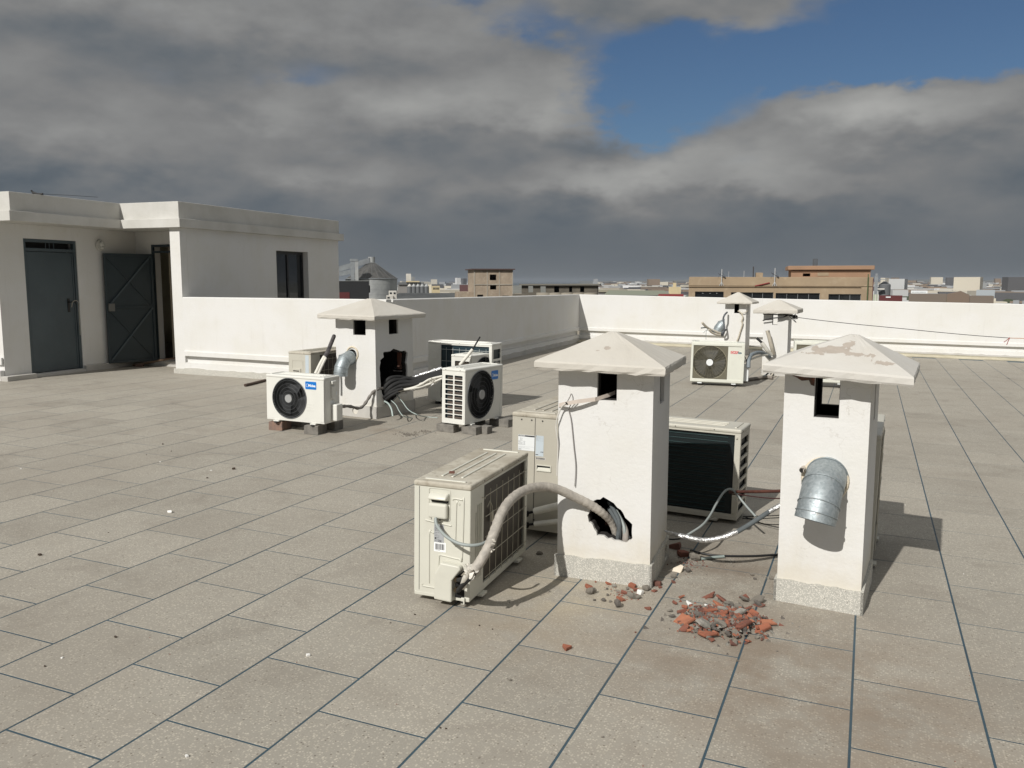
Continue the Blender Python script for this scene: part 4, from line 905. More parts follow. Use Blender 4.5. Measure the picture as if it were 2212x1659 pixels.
b = MB(); b.box(x0 + .002, -.0006, z1 - .011, x1 - .001, 0, z1 - .002, M2b); b.build('print', k_ink, lb)
tb, _ = text_mb('WARNING', .0085, M2b @ Matrix.Translation((x0 + .007, -.0008, z1 - .0095)), .0002, .0002); tb.build('lettering', k_lab, lb)
lines(x0 + .013, z0 + .034, x0 + .033, z1 - .015, 9, M2b, 31, .001).build('print', k_ink, lb); lines(x0 + .004, z0 + .012, x1 - .004, z0 + .028, 4, M2b, 33, .0008).build('print', k_silver, lb)
b = MB(); b.box(x0 + .004, -.0006, z0 + .004, x0 + .024, 0, z0 + .010, M2b); b.build('print', k_silver, lb)
b = MB()
for ax, az in ((.0075, .042), (.0075, .057), (.043, .042), (.043, .057)):
    b.torus((0, 0, 0), .0048, .0006, 'y', 14, 4); n_ = 14 * 4
    for i in range(len(b.v) - n_, len(b.v)): b.v[i] = tuple(M2b @ (Vector(b.v[i]) + Vector((x0 + ax, -.0003, z0 + az))))
b.build('pictogram', k_ink, lb)
x0, z0, x1, z1 = rect2(566, 385, 722, 820); lb = label_plate(rs2, M2, x0 + .001, z0, x1, z1, k_pale)
lines(x0 + .003, z1 - .036, x1 - .002, z1 - .004, 8, M2b, 21, .001).build('print', k_silver, lb); tb, _ = text_mb('CE', .009, M2b @ Matrix.Translation((x1 - .012, -.0008, z0 + .026)), .0002, .0003); tb.build('lettering', k_ink, lb)
b = MB(); b.cyl(M2b @ Vector((x0 + .006, 0, z1 - .003)), M2b @ Vector((x0 + .006, -.0006, z1 - .003)), .0025, n=10); b.cyl(M2b @ Vector((x1 - .017, 0, z0 + .029)), M2b @ Vector((x1 - .017, -.0006, z0 + .029)), .003, n=10); b.box(x0 + .002, -.0006, z0 + .008, x0 + .020, 0, z0 + .012, M2b); b.build('print', k_ink, lb)
x0, z0, x1, z1 = rect2(568, 822, 768, 900); lb = label_plate(rs2, M2, x0, z0, x1, z1, mat('worn_label', (.52,.50,.46), .5)); bars(x0 + .003, z0 + .004, x1 - .004, z1 - .003, 0, M2b, 15).build('barcode', k_ink, lb)
x0, z0, x1, z1 = rect2(582, 975, 880, 1138); b = MB(); b.plate(rrect(x0, z0, x1, z1, .004), [rrect(x0 + .005, z0 + .006, x1 - .005, z1 - .005, .002)], .006, M2 @ Matrix.Translation((0, -.0065, 0))); b.build('handle', k_lg, rs2)
b = MB(); b.box(x0 + .005, -.0012, z0 + .006, x1 - .005, -.0002, z1 - .005, M2); b.build('handle_recess', k_black, rs2)
b = MB(); b.add([M2 @ Vector(p) for p in ((x0 + .005, -.006, z0 + .006), (x1 - .005, -.006, z0 + .006), (x1 - .008, -.0015, z1 - .016), (x0 + .010, -.0015, z1 - .018))], [(0,1,2,3)]); b.build('handle_tray', k_lg, rs2)
sc(rs2, M2, [(-.10, H2 - .045), (-.03, H2 - .045), (.045, H2 - .045), (-.06, .06), (.0, .07), (-.03, .30)], .005)
# white insulated pipes between that unit and the chimney
q = w_at(r2, M2, .02, 0, .19)
for a, c, rr in (((1110, 765), (1420, 690), .030), ((1110, 870), (1420, 835), .022)):
    f3 = lambda x, y: ((1600 + x/2.37) / 1.82278, (1700 + y/2.37) / 1.82278)
    p_, q_ = onY(*f3(*a), 5.03), onY(*f3(*c), 4.98); o = MB(); m_ = p_.lerp(q_, .35)
    o.tube([p_.lerp(q_, .30), q_, q_ + (q_ - p_) * .55], rr * .8, 12); pp = o.build('insulated_pipe', k_ins); tag(pp, ('upper' if rr > .025 else 'lower') + ' white insulated pipe running from the tall tan unit behind the near chimney', 'pipe', 'insulated pipes at the tall tan unit')
    o = MB(); o.tube([p_, p_.lerp(q_, .31)], .008, 8); o.cyl(p_ + Vector((-.02, 0, 0)), p_ + Vector((.02, 0, 0)), .020, n=8); o.cyl(p_ + Vector((0, .0, -.01)), p_ + Vector((0, -.03, .0)), .014, n=6); o.build('valve', k_black, pp)
# --- unit between the two near chimneys, its coil side to the camera
W3, D3, H3 = .92, .33, .645
r3, rs3, M3, F3, B3, L3 = ac('grey cream outdoor unit with bare dark green coil between the two near chimneys', (-1.235, 6.125), 176.5, W3, D3, H3, k_old, 'slats', .03)
b = MB(); b.cyl((-W3/2 + .02, D3/2 + .012, .22), (-W3/2 + .02, D3/2 - .01, .22), .014, n=8); b.cyl((-W3/2 + .02, D3/2 + .012, .14), (-W3/2 + .02, D3/2 - .01, .14), .014, n=8); b.build('valve', k_old, r3)
# --- unit behind the flaking chimney
W4, D4, H4 = .86, .30, .80
r4, rs4, M4, F4, B4, L4 = ac('outdoor unit mostly hidden behind the chimney with flaking cap', (-.052, 5.68), -92, W4, D4, H4, k_old, 'grid', .03)
# --- badge units
mg = 'cream outdoor units with a blue badge'
WM, DM, HM = .735, .285, .49
m1, rsm, Mm, Fm, Bm, Lm = ac('cream outdoor unit with blue badge and large black fan facing the camera', (-5.585, 7.495), 0.5, WM, DM, HM, k_mid, 'midea', .118, None, mg)
b = MB(); b.box(-.02, -.024, HM*.52, .035, -.001, HM*.80, Mm); b.build('terminal_cover', k_mid, rsm, bevel=.006); b = MB(); b.box(-.03, -.03, HM*.84, .045, -.001, HM*.91, Mm); b.build('handle', k_mid, rsm, bevel=.006)
b = MB(); b.box(-.015, -.07, .018, .10, -.001, HM*.40, Mm); b.build('valve_cover', k_mid, rsm, bevel=.010)
label_plate(rsm, Mm, -.03, HM*.42, .05, HM*.48, k_lab); label_plate(rsm, Mm, .075, HM*.58, .10, HM*.66, k_lab); part_tube('lead', [Mm @ Vector(p) for p in ((.01, -.012, HM*.52), (.02, -.02, HM*.45), (.06, -.02, HM*.38), (.09, -.03, HM*.34))], .003, k_whitec, rsm, n=5)
WB, DB, HB = .765, .30, .60
m2, rs_, M_, F_, B_, L_ = ac('cream outdoor unit standing sideways on pavers nearest the camera side of its pair', (-4.04, 8.50), 90 - 8, WB, DB, HB, k_mid, 'midea', .10, k_mid, mg)
m3, rs_, M_, F3_, B_, L_ = ac('cream outdoor unit half hidden directly behind the sideways badge unit', (-4.64, 9.88), 90 - 5, WB, DB, .66, k_mid, 'lg', .05, k_mid)
b = MB(); b.tube(spline([F3_ @ Vector(p) for p in ((.32, -.004, .42), (.30, -.006, .50), (.24, -.006, .53), (-.18, -.006, .53), (-.25, -.006, .50), (-.27, -.004, .42))], 6), .009, 6); b.build('press_line', k_mid, m3)
m6, rs6, M6, F6, B6, L6 = ac('white outdoor unit with blue coil and wire guard standing at the shaded parapet', (-4.90, 10.06), 180, .92, .32, .78, k_mid, 'blue', .05)
for i in range(7):
    b = MB(); b.box(-.40, .158, .10 + .09*i, -.32, .163, .112 + .09*i); 
    for j in range(len(b.v)): b.v[j] = (b.v[j][0] + .72, b.v[j][1], b.v[j][2])
    b.build('press_line', k_mid, m6, bevel=.002)
m5, rs5, M5, F5, B5, L5 = ac('old grey outdoor unit with labels tucked behind the badge unit at the sunlit parapet', (-6.27, 8.80), -92, .84, .33, .70, k_old, 'grid', .05, k_top)
label_plate(rs5, M5, .085, .40, .135, .665, k_pale); b = MB(); b.box(-.10, -.012, .42, .02, -.001, .50, M5); b.build('handle', k_old, rs5, bevel=.004); b = MB(); b.box(-.09, -.0125, .462, .0, -.0122, .474, M5); b.build('slot', k_black, rs5); b = MB(); b.plate(rrect(-.11, .38, .05, .60, .01), [rrect(-.105, .385, .045, .595, .01)], .003, M5 @ Matrix.Translation((0, -.003, 0))); b.build('access_rim', k_old, rs5)
# --- far units
m7, rs7, M7, F7, B7, L7 = ac('square-grilled outdoor unit with red and blue lettering near the far chimneys', (-2.235, 13.93), 9, .83, .31, .655, k_day, 'day', .05)
b = MB(); b.box(-.02, -.08, .03, .10, -.001, .30, M7); b.build('valve_cover', k_lab, rs7, bevel=.008)
m8, rs8, M8, F8, B8, L8 = ac('square-grilled outdoor unit glimpsed above and through the flaking chimney', (-.68, 14.62), 7, .88, .31, .66, k_day, 'day', .08, None)
# --- pavers under the feet
def paver(x, y, rz, sx=.20, sy=.10, h=.10, m=None, label='', group='pavers under the outdoor units', z=None):
    g_ = (gz(x, y) if z is None else z); mb = MB(); r_ = random.Random(int(x*1000)); mb.box(-sx/2, -sy/2, -.003, sx/2, sy/2, h)
    mb.v = [(a + r_.uniform(-.003,.003), b_ + r_.uniform(-.003,.003), c + (r_.uniform(-.004,.002) if c > 0 else 0)) for a, b_, c in mb.v]
    o = mb.build('paver', m or m_block, None, bevel=.006); o.location = (x, y, g_); o.rotation_euler = (0, 0, R(rz)); tag(o, label, 'paver', group); return o
paver(-5.86, 7.45, 96, .20, .165, .095, m_block_red, 'reddish paver under the left front foot of the facing badge unit')
paver(-5.39, 7.44, 100, .22, .165, .095, None, 'grey paver under the right front foot of the facing badge unit')
paver(-5.80, 7.72, 90, .16, .16, .095, None, 'dark paver in shade under the rear left foot of the facing badge unit')
paver(-5.36, 7.72, 90, .16, .16, .095, None, 'dark paver in shade under the rear right foot of the facing badge unit')
paver(-4.19, 8.18, 85, .12, .22, .085, None, 'paver under the near left corner of the sideways badge unit')
paver(-3.90, 8.19, 82, .14, .19, .085, None, 'paver under the near right corner of the sideways badge unit')
paver(-3.77, 8.27, 80, .10, .10, .085, None, 'small paver stub just right of the near right corner paver')
paver(-3.80, 8.82, 80, .20, .26, .085, None, 'wide paver under the far end of the sideways badge unit')
paver(-4.16, 8.78, 80, .20, .20, .085, None, 'paver in shade under the far left corner of the sideways badge unit')
for i, (x, y, l) in enumerate(((-5.22, 9.93, 'left'), (-4.62, 9.95, 'right'))):
    mb = MB(); mb.cyl((0, 0, 0), (0, 0, .04), .05, .035, 12); o = mb.build('rubber_pad', k_rub); o.location = (x, y, gz(x, y)); tag(o, 'black rubber pad under the %s end of the unit at the shaded parapet' % l, 'pad', 'rubber pads')
for s_ in (-1, 1):
    for root, WW in ((m1, WM), (m2, WB)):
        mb = MB(); mb.cyl((s_*WW*.32, -.155, -.026), (s_*WW*.32, -.155, -.014), .024, n=10); mb.build('foot_pad', k_rub, root)
# ================================================================== HOSES, PIPES AND WIRES
def CR(ox, oy, s): return lambda x, y: ((ox + x/s) / 1.82278, (oy + y/s) / 1.82278)
Q = CR(1040, 1300, 3.16); N6 = CR(2560, 1600, 2.765); W7 = CR(1640, 1300, 3.7696); E5 = CR(2660, 1120, 4.148); S8 = CR(2150, 1450, 4.022)
def line(name, f, pts, r, m, label=None, cat=None, group=None, parent=None, n=8, rf=None, ground=None):
    out = []
    for p in pts:
        if len(p) == 3: out.append(onY(*f(p[0], p[1]), p[2]))
        else: g = G(*f(p[0], p[1])); out.append(g + Vector((0, 0, r)))
    return part_tube(name, out, r, m, parent, label, cat, group, n, rf)
# at the middle-left chimney
o = line('drain_hose', Q, [(935,968,7.72), (990,948,7.85), (1080,950,8.05), (1170,972,8.25), (1230,945,8.36), (1285,870,8.42), (1335,795,8.46), (1400,738,8.52), (1470,722,8.62), (1520,725,8.75)], .017, mat('old_hose', (.16,.145,.13), .7, (.24,.22,.2), nscale=12), 'grey brown hose from the facing badge unit to the broken side of the middle chimney', 'hose', rf=lambda t, i: .017 + .003*sin(i*.9))
bl = []
for i, (a, m_, r_, pts) in enumerate((
    ('white pipe crossing on top of the bundle to the sideways units', k_ins, .013, [(1480,850,8.72), (1570,790,8.72), (1700,750,8.74), (1850,715,8.78), (1960,670,8.8), (2060,612,8.85), (2215,572,8.9)]),
    ('white pipe lowest in the bundle to the sideways units', k_ins, .013, [(1500,860,8.74), (1640,765,8.70), (1790,735,8.74), (1930,712,8.8), (2060,668,8.85), (2215,600,8.9)]),
    ('white pipe with taped joint in the bundle to the sideways units', k_ins, .012, [(1600,790,8.8), (1760,720,8.8), (1900,680,8.84), (2040,640,8.86), (2215,585,8.92)]),
    ('thick foil wrapped pipe above the white ones in the bundle', k_foil, .024, [(1790,622,8.92), (1830,612,8.93), (1900,575,8.97), (2030,530,9.0), (2215,475,9.05)]),
    ('foil wrapped pipe sagging under the white ones in the bundle', k_foil, .014, [(1700,780,8.82), (1850,740,8.84), (1980,718,8.86), (2070,690,8.9), (2150,640,8.93)]))):
    bl.append(line('insulated_pipe', Q, pts, r_, m_, a, 'pipe', 'bundle of pipes leaving the middle chimney', rf=None if m_ is not k_foil else (lambda t, i, r_=r_: r_*(1 + .12*sin(i*1.7) + .08*sin(i*.7)))))
k_bfoam = MATS['black_foam']
for i, (lab, pts, r_) in enumerate((
    ('black sleeve curling highest out of the broken chimney side', [(1470,760,8.70), (1500,660,8.68), (1570,600,8.72), (1680,585,8.85), (1800,600,8.95), (2000,570,9.0), (2215,500,9.05)], .026),
    ('black sleeve second from the top at the broken chimney side', [(1480,780,8.66), (1520,690,8.64), (1600,630,8.70), (1700,620,8.8), (1850,640,8.9), (2215,520,9.0)], .025),
    ('black sleeve in the middle of the bundle at the broken side', [(1500,800,8.66), (1560,720,8.64), (1660,660,8.72), (1780,650,8.82), (1930,640,8.9), (2215,530,9.0)], .026),
    ('black sleeve deepest inside the broken chimney side', [(1520,700,8.72), (1580,650,8.70), (1680,625,8.78), (1780,600,8.88), (1900,600,8.94), (2215,510,9.02)], .024),
    ('black sleeve just above the white pipes at the broken side', [(1500,830,8.68), (1570,760,8.64), (1680,700,8.72), (1820,680,8.80), (1980,650,8.88), (2215,545,8.98)], .024),
    ('black sleeve hugging the lower lip of the broken side', [(1475,800,8.70), (1490,840,8.64), (1540,800,8.62), (1640,752,8.66), (1725,728,8.70)], .019),
    ('black sleeve round the lowest white pipe at the broken side', [(1480,830,8.70), (1510,862,8.64), (1580,815,8.62), (1670,768,8.66)], .019))):
    bl.append(line('black_sleeve', Q, pts, r_, k_bfoam, lab, 'pipe sleeve', 'bundle of pipes leaving the middle chimney'))
b = MB(); rnd = random.Random(5); c0 = onY(*Q(2105, 630), 8.82)
for i in range(14):
    q = c0 + Vector((rnd.uniform(-.03,.03), rnd.uniform(-.03,.0), rnd.uniform(-.02,.02))); d1 = Vector((rnd.uniform(-1,1), -.2, rnd.uniform(-1,1))).normalized()*.03; d2 = Vector((rnd.uniform(-1,1), rnd.uniform(-1,0), rnd.uniform(-1,1))).normalized()*.02
    b.add([q, q + d1, q + d1 + d2, q + d2], [(0,1,2,3)])
tag(b.build('tape_scrap', k_wtape), 'crumpled white tape binding the pipes beside the sideways units', 'tape')
line('drain_pipe_end', Q, [(1498,885,8.60), (1545,915,8.56), (1585,985,8.50), (1600,1072,8.47)], .011, mat('pale_green_pvc', (.36,.42,.40), .4), 'short pale drain tube ending on the floor at the middle chimney corner', 'tube')
line('drain_tube', Q, [(1575,870,8.66), (1640,930,8.60), (1680,1005,8.50), (1735,1070,8.42), (1840,1099)], .006, mat('pale_green_pvc', (.36,.42,.40), .4), 'thin pale cord dropping from the broken side to the floor, nearer the corner', 'cord')
line('drain_tube', Q, [(1640,795,8.75), (1720,890,8.70), (1795,990,8.6), (1905,1052,8.52), (2020,1085), (2160,1096)], .006, mat('pale_green_pvc', (.36,.42,.40), .4), 'longer thin pale cord trailing across the floor towards the sideways units', 'cord')
o = line('upright_pipe', Q, [(1838,245,9.42), (1839,400,9.42), (1841,600,9.42), (1843,800,9.42), (1845,860,9.42)], .016, k_ins, 'upright white pipe with clips on the far corner of the middle chimney', 'pipe')
for i in range(7):
    p = onY(*Q(1836, 300 + 55*i), 9.38); b = MB(); b.box(p.x - .012, p.y - .004, p.z - .012, p.x + .006, p.y, p.z + .010); b.build('clip', k_black, o)
o = line('insulated_pipe', Q, [(640,545,8.20), (700,420,8.27), (752,328,8.33)], .022, k_ins, 'white double pipe slanting up from the old grey unit behind the badge unit', 'pipe')
line('insulated_pipe', Q, [(672,548,8.18), (728,425,8.25), (768,345,8.31)], .015, k_ins, parent=o)
line('black_foam_end', Q, [(742,350,8.33), (790,270,8.42), (825,185,8.55), (872,70,8.70)], .024, mat('bubbly_black', (.03,.028,.03), .7, (.10,.09,.09), nscale=20), parent=o)
o = line('insulated_pipe', W7, [(640,520,9.35), (740,400,9.4), (832,285,9.45)], .020, k_ins, 'white pipe stub with bare black end rising from behind the sideways unit', 'pipe')
line('bare_end', W7, [(832,290,9.45), (890,190,9.5), (942,100,9.55)], .010, k_bfoam, parent=o)
# strap and wires on the near left chimney
y0 = 4.40
pts = [(1095,385,4.56), (1000,425,4.52), (800,490,4.45), (780,494,4.44), (500,530,4.41), (330,560,4.40), (205,588,4.43), (215,600,4.46)]
b = MB(); ps = [onY(*S8(p[0], p[1]), p[2]) for p in pts]; vs = []
for p in ps: vs += [p + Vector((0, 0, .012)), p - Vector((0, 0, .010))]
b.add(vs + [v + Vector((0, .003, 0)) for v in vs], [(2*i, 2*i+1, 2*i+3, 2*i+2) for i in range(len(ps)-1)] + [(16+2*i, 16+2*i+2, 16+2*i+3, 16+2*i+1) for i in range(len(ps)-1)])
tag(b.build('webbing_strap', mat('beige_webbing', (.56,.49,.43), .8)), 'beige strap pulled from the vent slot across the near left chimney', 'strap')
line('thin_wire', S8, [(320,560,4.41), (380,450,4.40), (400,405,4.39), (425,450,4.40), (425,520,4.42), (380,600,4.43), (365,680,4.445), (400,840,4.447), (440,1247,4.447), (470,1560,4.447), (455,1870,4.447)], .0028, mat('grey_wire', (.30,.28,.27), .5), 'thin grey wire hanging from the strap down the near left chimney front', 'wire', n=5)
line('white_cable', S8, [(320,555,4.40), (245,620,4.42), (185,760,4.42), (162,900,4.43), (165,1020,4.43), (190,1200,4.44), (180,1500,4.45), (175,1700,4.45)], .0042, k_whitec, 'white cord running down the left edge of the near left chimney', 'cord', n=6)
b = MB(); c0 = onY(*S8(322, 552), 4.395); b.cyl(c0 + Vector((-.004, 0, .004)), c0 + Vector((.004, 0, -.004)), .0045, n=8); tag(b.build('wire_knot', k_black), 'tiny dark knot on the beige strap of the near left chimney', 'knot')
# between the two near chimneys
fo = line('foil_hose', N6, [(150,1350,4.92), (200,1372,4.92), (290,1400,4.90), (380,1420,4.90), (500,1448,4.88), (620,1458,4.86), (780,1430,4.86), (900,1385,4.87), (945,1368,4.88)], .0155, k_foil, 'sagging insulated hose with foil ends slung between the two near chimneys', 'hose', rf=lambda t, i: .004 + .012*min(1, t*3.2) + .0012*sin(i*1.8))
line('foam_sleeve', N6, [(935,1373,4.88), (1060,1300,4.90), (1200,1210,4.93), (1300,1145,4.95)], .0145, k_foam, parent=fo)
line('foil_end', N6, [(1295,1148,4.95), (1360,1110,4.96), (1440,1066,4.97)], .0150, k_foil, parent=fo, rf=lambda t, i: .015 + .0012*sin(i*1.7))
line('arching_lead', N6, [(380,1415,4.96), (560,1300,5.1), (650,1190,5.3), (720,1060,5.5), (790,950,5.62), (845,905,5.68), (900,910,5.7), (960,980,5.7), (1050,1090,5.66), (1150,1200,5.6)], .0075, k_greycable, 'grey cord arching over the coil of the middle unit', 'cord')
line('rusty_pipe', N6, [(865,932,5.74), (1000,930,5.68), (1200,928,5.58), (1440,922,5.5)], .0105, mat('rusty_brown', (.10,.035,.022), .6, (.06,.02,.015), nscale=15), 'reddish brown pipe between the middle unit and the flaking chimney', 'pipe')
line('rusty_wire', N6, [(885,955,5.74), (1000,965,5.68), (1150,985,5.6), (1300,1000,5.55), (1440,1003,5.5)], .004, mat('dark_red_wire', (.05,.015,.015), .5), 'thin dark wire just below the reddish brown pipe', 'wire', n=5)
for l_, pts in (('uppermost', [(1010,1205), (1130,1200), (1300,1196), (1440,1188)]), ('middle', [(1000,1225), (1150,1232), (1300,1222), (1440,1215)]), ('lowest', [(1040,1212), (1120,1240), (1250,1285), (1440,1292)])):
    line('floor_wire', N6, pts, .0035, k_blackc, l_ + ' of the three thin black wires on the floor behind the foil hose', 'wire', 'thin black wires on the floor', n=5)
line('floor_cable', N6, [(440,1578), (560,1612), (700,1634), (900,1642), (1150,1640), (1440,1622)], .007, k_blackc, 'black cable curving over the floor between the two near chimneys', 'cable')
line('shaded_cable', N6, [(160,1448), (240,1455), (310,1450), (360,1435)], .005, k_blackc, 'short dark cord on the shaded floor behind the near left chimney', 'cord', n=5)
line('glass_strip', CR(2200, 2100, 2.212), [(1240,238), (1330,226), (1440,216)], .010, mat('pale_green_strip', (.28,.33,.31), .4), 'pale greenish strip lying on the floor by the brick heap', 'strip', n=4)
# far chimneys
line('pale_pipe_end', E5, [(435,625,19.4), (500,690,19.5), (560,730,19.6), (650,770,19.7), (740,800,19.8)], .028, mat('aged_insulation', (.42,.38,.31), .8, (.5,.46,.38), nscale=8), 'upper tan pipe sticking out left of the farthest chimney', 'pipe', 'pipes at the farthest chimney')
line('pale_pipe_end', E5, [(540,740,19.5), (600,790,19.6), (680,820,19.7), (770,832,19.8)], .024, MATS['aged_insulation'], 'lower tan pipe curving into the foot of the farthest chimney', 'pipe', 'pipes at the farthest chimney')
line('dark_pipe', E5, [(415,712,19.5), (500,705,19.5), (560,730,19.6), (640,790,19.65)], .014, k_foam, 'thin dark pipe between the tan ones left of the farthest chimney', 'pipe')
line('hanging_wire', E5, [(455,790,19.45), (500,750,19.5), (530,735,19.5), (500,780,19.5), (497,900,19.5)], .006, k_greycable, 'thin grey wire hanging to the floor left of the farthest chimney', 'wire', n=5)
line('dark_hose', E5, [(842,455,19.66), (800,500,19.5), (780,560,19.5), (790,640,19.5), (800,740,19.5), (780,820,19.6), (760,840,19.7), (760,790,19.6), (830,738,19.66)], .020, mat('slate_hose', (.10,.11,.125), .6), 'slate grey hose looping down the farthest chimney', 'hose')
line('torn_cord', E5, [(1020,430,19.7), (1075,470,19.68), (1100,540,19.68), (1080,600,19.68), (1095,640,19.68), (1060,760,19.69), (1030,860,19.69), (1000,930,19.69)], .013, mat('tan_cord', (.50,.45,.36), .9), 'ragged tan cord hanging down the front of the farthest chimney', 'cord', n=5, rf=lambda t, i: .010 + .008*abs(sin(i*1.1)))
line('torn_cord', E5, [(1090,470,19.7), (1130,460,19.68), (1175,430,19.75)], .008, MATS['tan_cord'], 'short tan cord across the shaded strip of the farthest chimney', 'cord', n=5)
o = line('slanted_pipe', E5, [(1500,750,15.7), (1535,880,15.7), (1570,1020,15.72), (1600,1130,15.8)], .035, MATS['aged_insulation'], 'tall tan wrapped pipe leaning up in front of the wired chimney', 'pipe')
line('bare_tip', E5, [(1527,800,15.68), (1520,770,15.68), (1532,765,15.68)], .010, k_black, parent=o)
o = line('slanted_pipe', E5, [(1405,950,15.6), (1450,1010,15.62), (1500,1080,15.66), (1560,1150,15.75)], .036, k_ins, 'white pipe leaning left in front of the wired chimney', 'pipe')
line('black_tip', E5, [(1325,878,15.6), (1370,915,15.6), (1415,955,15.6)], .022, k_bfoam, parent=o)
line('bent_hose', E5, [(1190,1360,13.95), (1195,1240,14.0), (1230,1160,14.2), (1310,1120,14.6), (1400,1115,15.1), (1480,1150,15.5), (1540,1190,15.7)], .032, mat('blue_grey_hose', (.16,.19,.215), .7, (.22,.25,.27), nscale=8), 'blue grey hose bending from the lettered unit to the wired chimney', 'hose')
line('white_hose', E5, [(1120,1265,14.1), (1250,1215,14.4), (1400,1165,15.0), (1500,1150,15.5)], .018, k_ins, 'white hose behind the blue grey one at the wired chimney', 'hose')
line('black_lead', E5, [(1120,1165,14.05), (1150,1220,14.05), (1160,1290,14.05), (1115,1355,14.05)], .007, k_blackc, 'black lead bowing out beside the lettered unit', 'cable', n=5)
line('floor_hose', E5, [(1100,1605), (1200,1580), (1350,1560), (1480,1545), (1585,1555)], .030, mat('dusty_hose', (.24,.21,.18), .8, (.17,.15,.13), nscale=10), 'dusty wrapped hose lying on the floor between lettered unit and wired chimney', 'hose')
for i, (l_, pts) in enumerate((('left', [(1555,1380,15.5), (1510,1450,15.45), (1430,1500,15.4), (1270,1525,15.0)]), ('right', [(1605,1385,15.6), (1590,1450,15.5), (1530,1510,15.4), (1350,1540,15.1)]))):
    line('grey_hose', E5, pts, .014, k_foam if i == 0 else MATS['aged_insulation'], l_ + ' of the two thin hoses curling to the floor under the flaking cap', 'hose', 'thin hoses at the wired chimney')
line('guy_wire', E5, [(1430,482,15.82), (1560,487,15.80), (1700,495,15.80), (1845,500,15.82), (1935,530,15.86)], .011, k_blackc, 'upper black wire wound round the wired chimney', 'wire', 'black wires wound round the far chimney', n=5)
line('guy_wire', E5, [(1425,590,15.82), (1500,570,15.80), (1600,550,15.79), (1750,535,15.79), (1850,500,15.82), (1940,525,15.86)], .011, k_blackc, 'lower black wire wound round the wired chimney', 'wire', 'black wires wound round the far chimney', n=5)
b = MB(); rnd = random.Random(8); c0 = onY(*E5(1945, 530), 15.84); c1 = onY(*E5(1860, 520), 15.84)
for i in range(9):
    q = [c0 + Vector((rnd.uniform(-.05,.05), rnd.uniform(-.03,.03), rnd.uniform(-.04,.04))) for _ in range(5)]; b.tube(spline(q, 4), .005, 4)
b.tube(spline([c1, c1 + Vector((.05,0,-.05)), c1 + Vector((.12,0,-.11)), c0 + Vector((-.02,0,-.02)), c0 + Vector((.02,0,.08)), c1], 4), .005, 4)
tag(b.build('wire_tangle', k_blackc), 'knot of black wire beside the cap of the wired chimney', 'wire')
z3 = CR(3200, 1000, 2.659); pts = [onY(*E5(1950, 532), 15.85)] + [onY(*z3(a, c), 15.9 + k*.15) for k, (a, c) in enumerate(((0,685), (260,715), (520,742), (900,778), (1300,818), (1700,854), (2060,880)))]
cl = part_tube('clothes_line', pts, .0055, k_blackc, None, 'dark clothes line running from the wired chimney to the right', 'line', n=5)
part_tube('orange_end', [onY(*z3(2060, 880), 16.8), onY(*z3(2140, 882), 16.9), onY(*z3(2400, 890), 17.0)], .0055, mat('orange_cord', (.5,.22,.1), .7), cl, n=5)
part_tube('red_knot', [onY(*z3(2000, 925), 16.78), onY(*z3(2035, 900), 16.78), onY(*z3(2062, 876), 16.78), onY(*z3(2050, 905), 16.78), onY(*z3(2030, 952), 16.78)], .006, mat('red_cord', (.30,.05,.04), .7), cl, n=5)
# rod on the floor by the badge unit, small bracket on the far parapet
line('iron_rod', CR(950, 1100, 1.8433), [(28,779), (100,762), (175,742)], .022, mat('rusty_iron', (.06,.035,.025), .7), 'short rusty rod lying on the floor left of the facing badge unit', 'rod', n=6)

# ================================================================== RUBBLE
def red(i): return [mat('brick_red_a', (.30,.105,.058), .9, (.235,.085,.05), nscale=16, bump=.4), mat('brick_red_b', (.215,.08,.052), .9, (.165,.066,.045), nscale=16, bump=.4), mat('brick_red_c', (.37,.145,.08), .9, (.28,.11,.065), nscale=16, bump=.4), mat('brick_red_d', (.17,.075,.055), .95, (.13,.06,.045), nscale=16, bump=.4)][i % 4]
def gry(i): return [mat('mortar_a', (.20,.18,.15), .95, (.15,.135,.115), nscale=18, bump=.6), mat('mortar_b', (.27,.255,.225), .95, (.2,.19,.165), nscale=18, bump=.6), mat('mortar_c', (.13,.115,.10), .95, (.10,.09,.08), nscale=18, bump=.6)][i % 3]
m_tilew = mat('glazed_white_shard', (.80,.79,.76), .25); m_cream = mat('cream_shard', (.66,.58,.47), .6, (.6,.53,.43), nscale=10)
def shard(rn, L, th, elong=1.7, lumpy=False):
    n = rn.choice((3, 4, 5, 5)) + (2 if lumpy else 0); a0 = rn.uniform(0, 6.28); b = MB(); pts = []
    for i in range(n):
        a = a0 + 2*pi*i/n + rn.uniform(-.4, .4); rr = L/2 * rn.uniform(.6, 1.15); pts.append((rr*cos(a), rr*sin(a)/elong))
    k = .92 if not lumpy else .6
    rg = [[Vector((x*s, y*s, z + (rn.uniform(-.15,.15)*th if lumpy else rn.uniform(-.06,.06)*th))) for x, y in pts] for z, s in ((-th/2, k), (-th*.15, 1.0), (th*.2, 1.0 if not lumpy else .95), (th/2, k))]
    b.rings(rg, smooth=False); return b
C5b = CR(2200, 2100, 2.212)
def place(name, b, m, p, rot, label, cat, group): o = b.build(name, m); o.location = p; o.rotation_euler = rot; tag(o, label, cat, group); return o
rn = random.Random(21)
pc = G(*C5b(1450, 790)); pa, pb = .205, .25                       # heap centre and half sizes in x, y
def hz(x, y):
    u_, v_ = (x - pc.x) / pa, (y - pc.y) / pb; rr = u_*u_ + v_*v_; return gz(x, y) + (.035 * max(0, 1 - rr) if rr < 1 else 0)
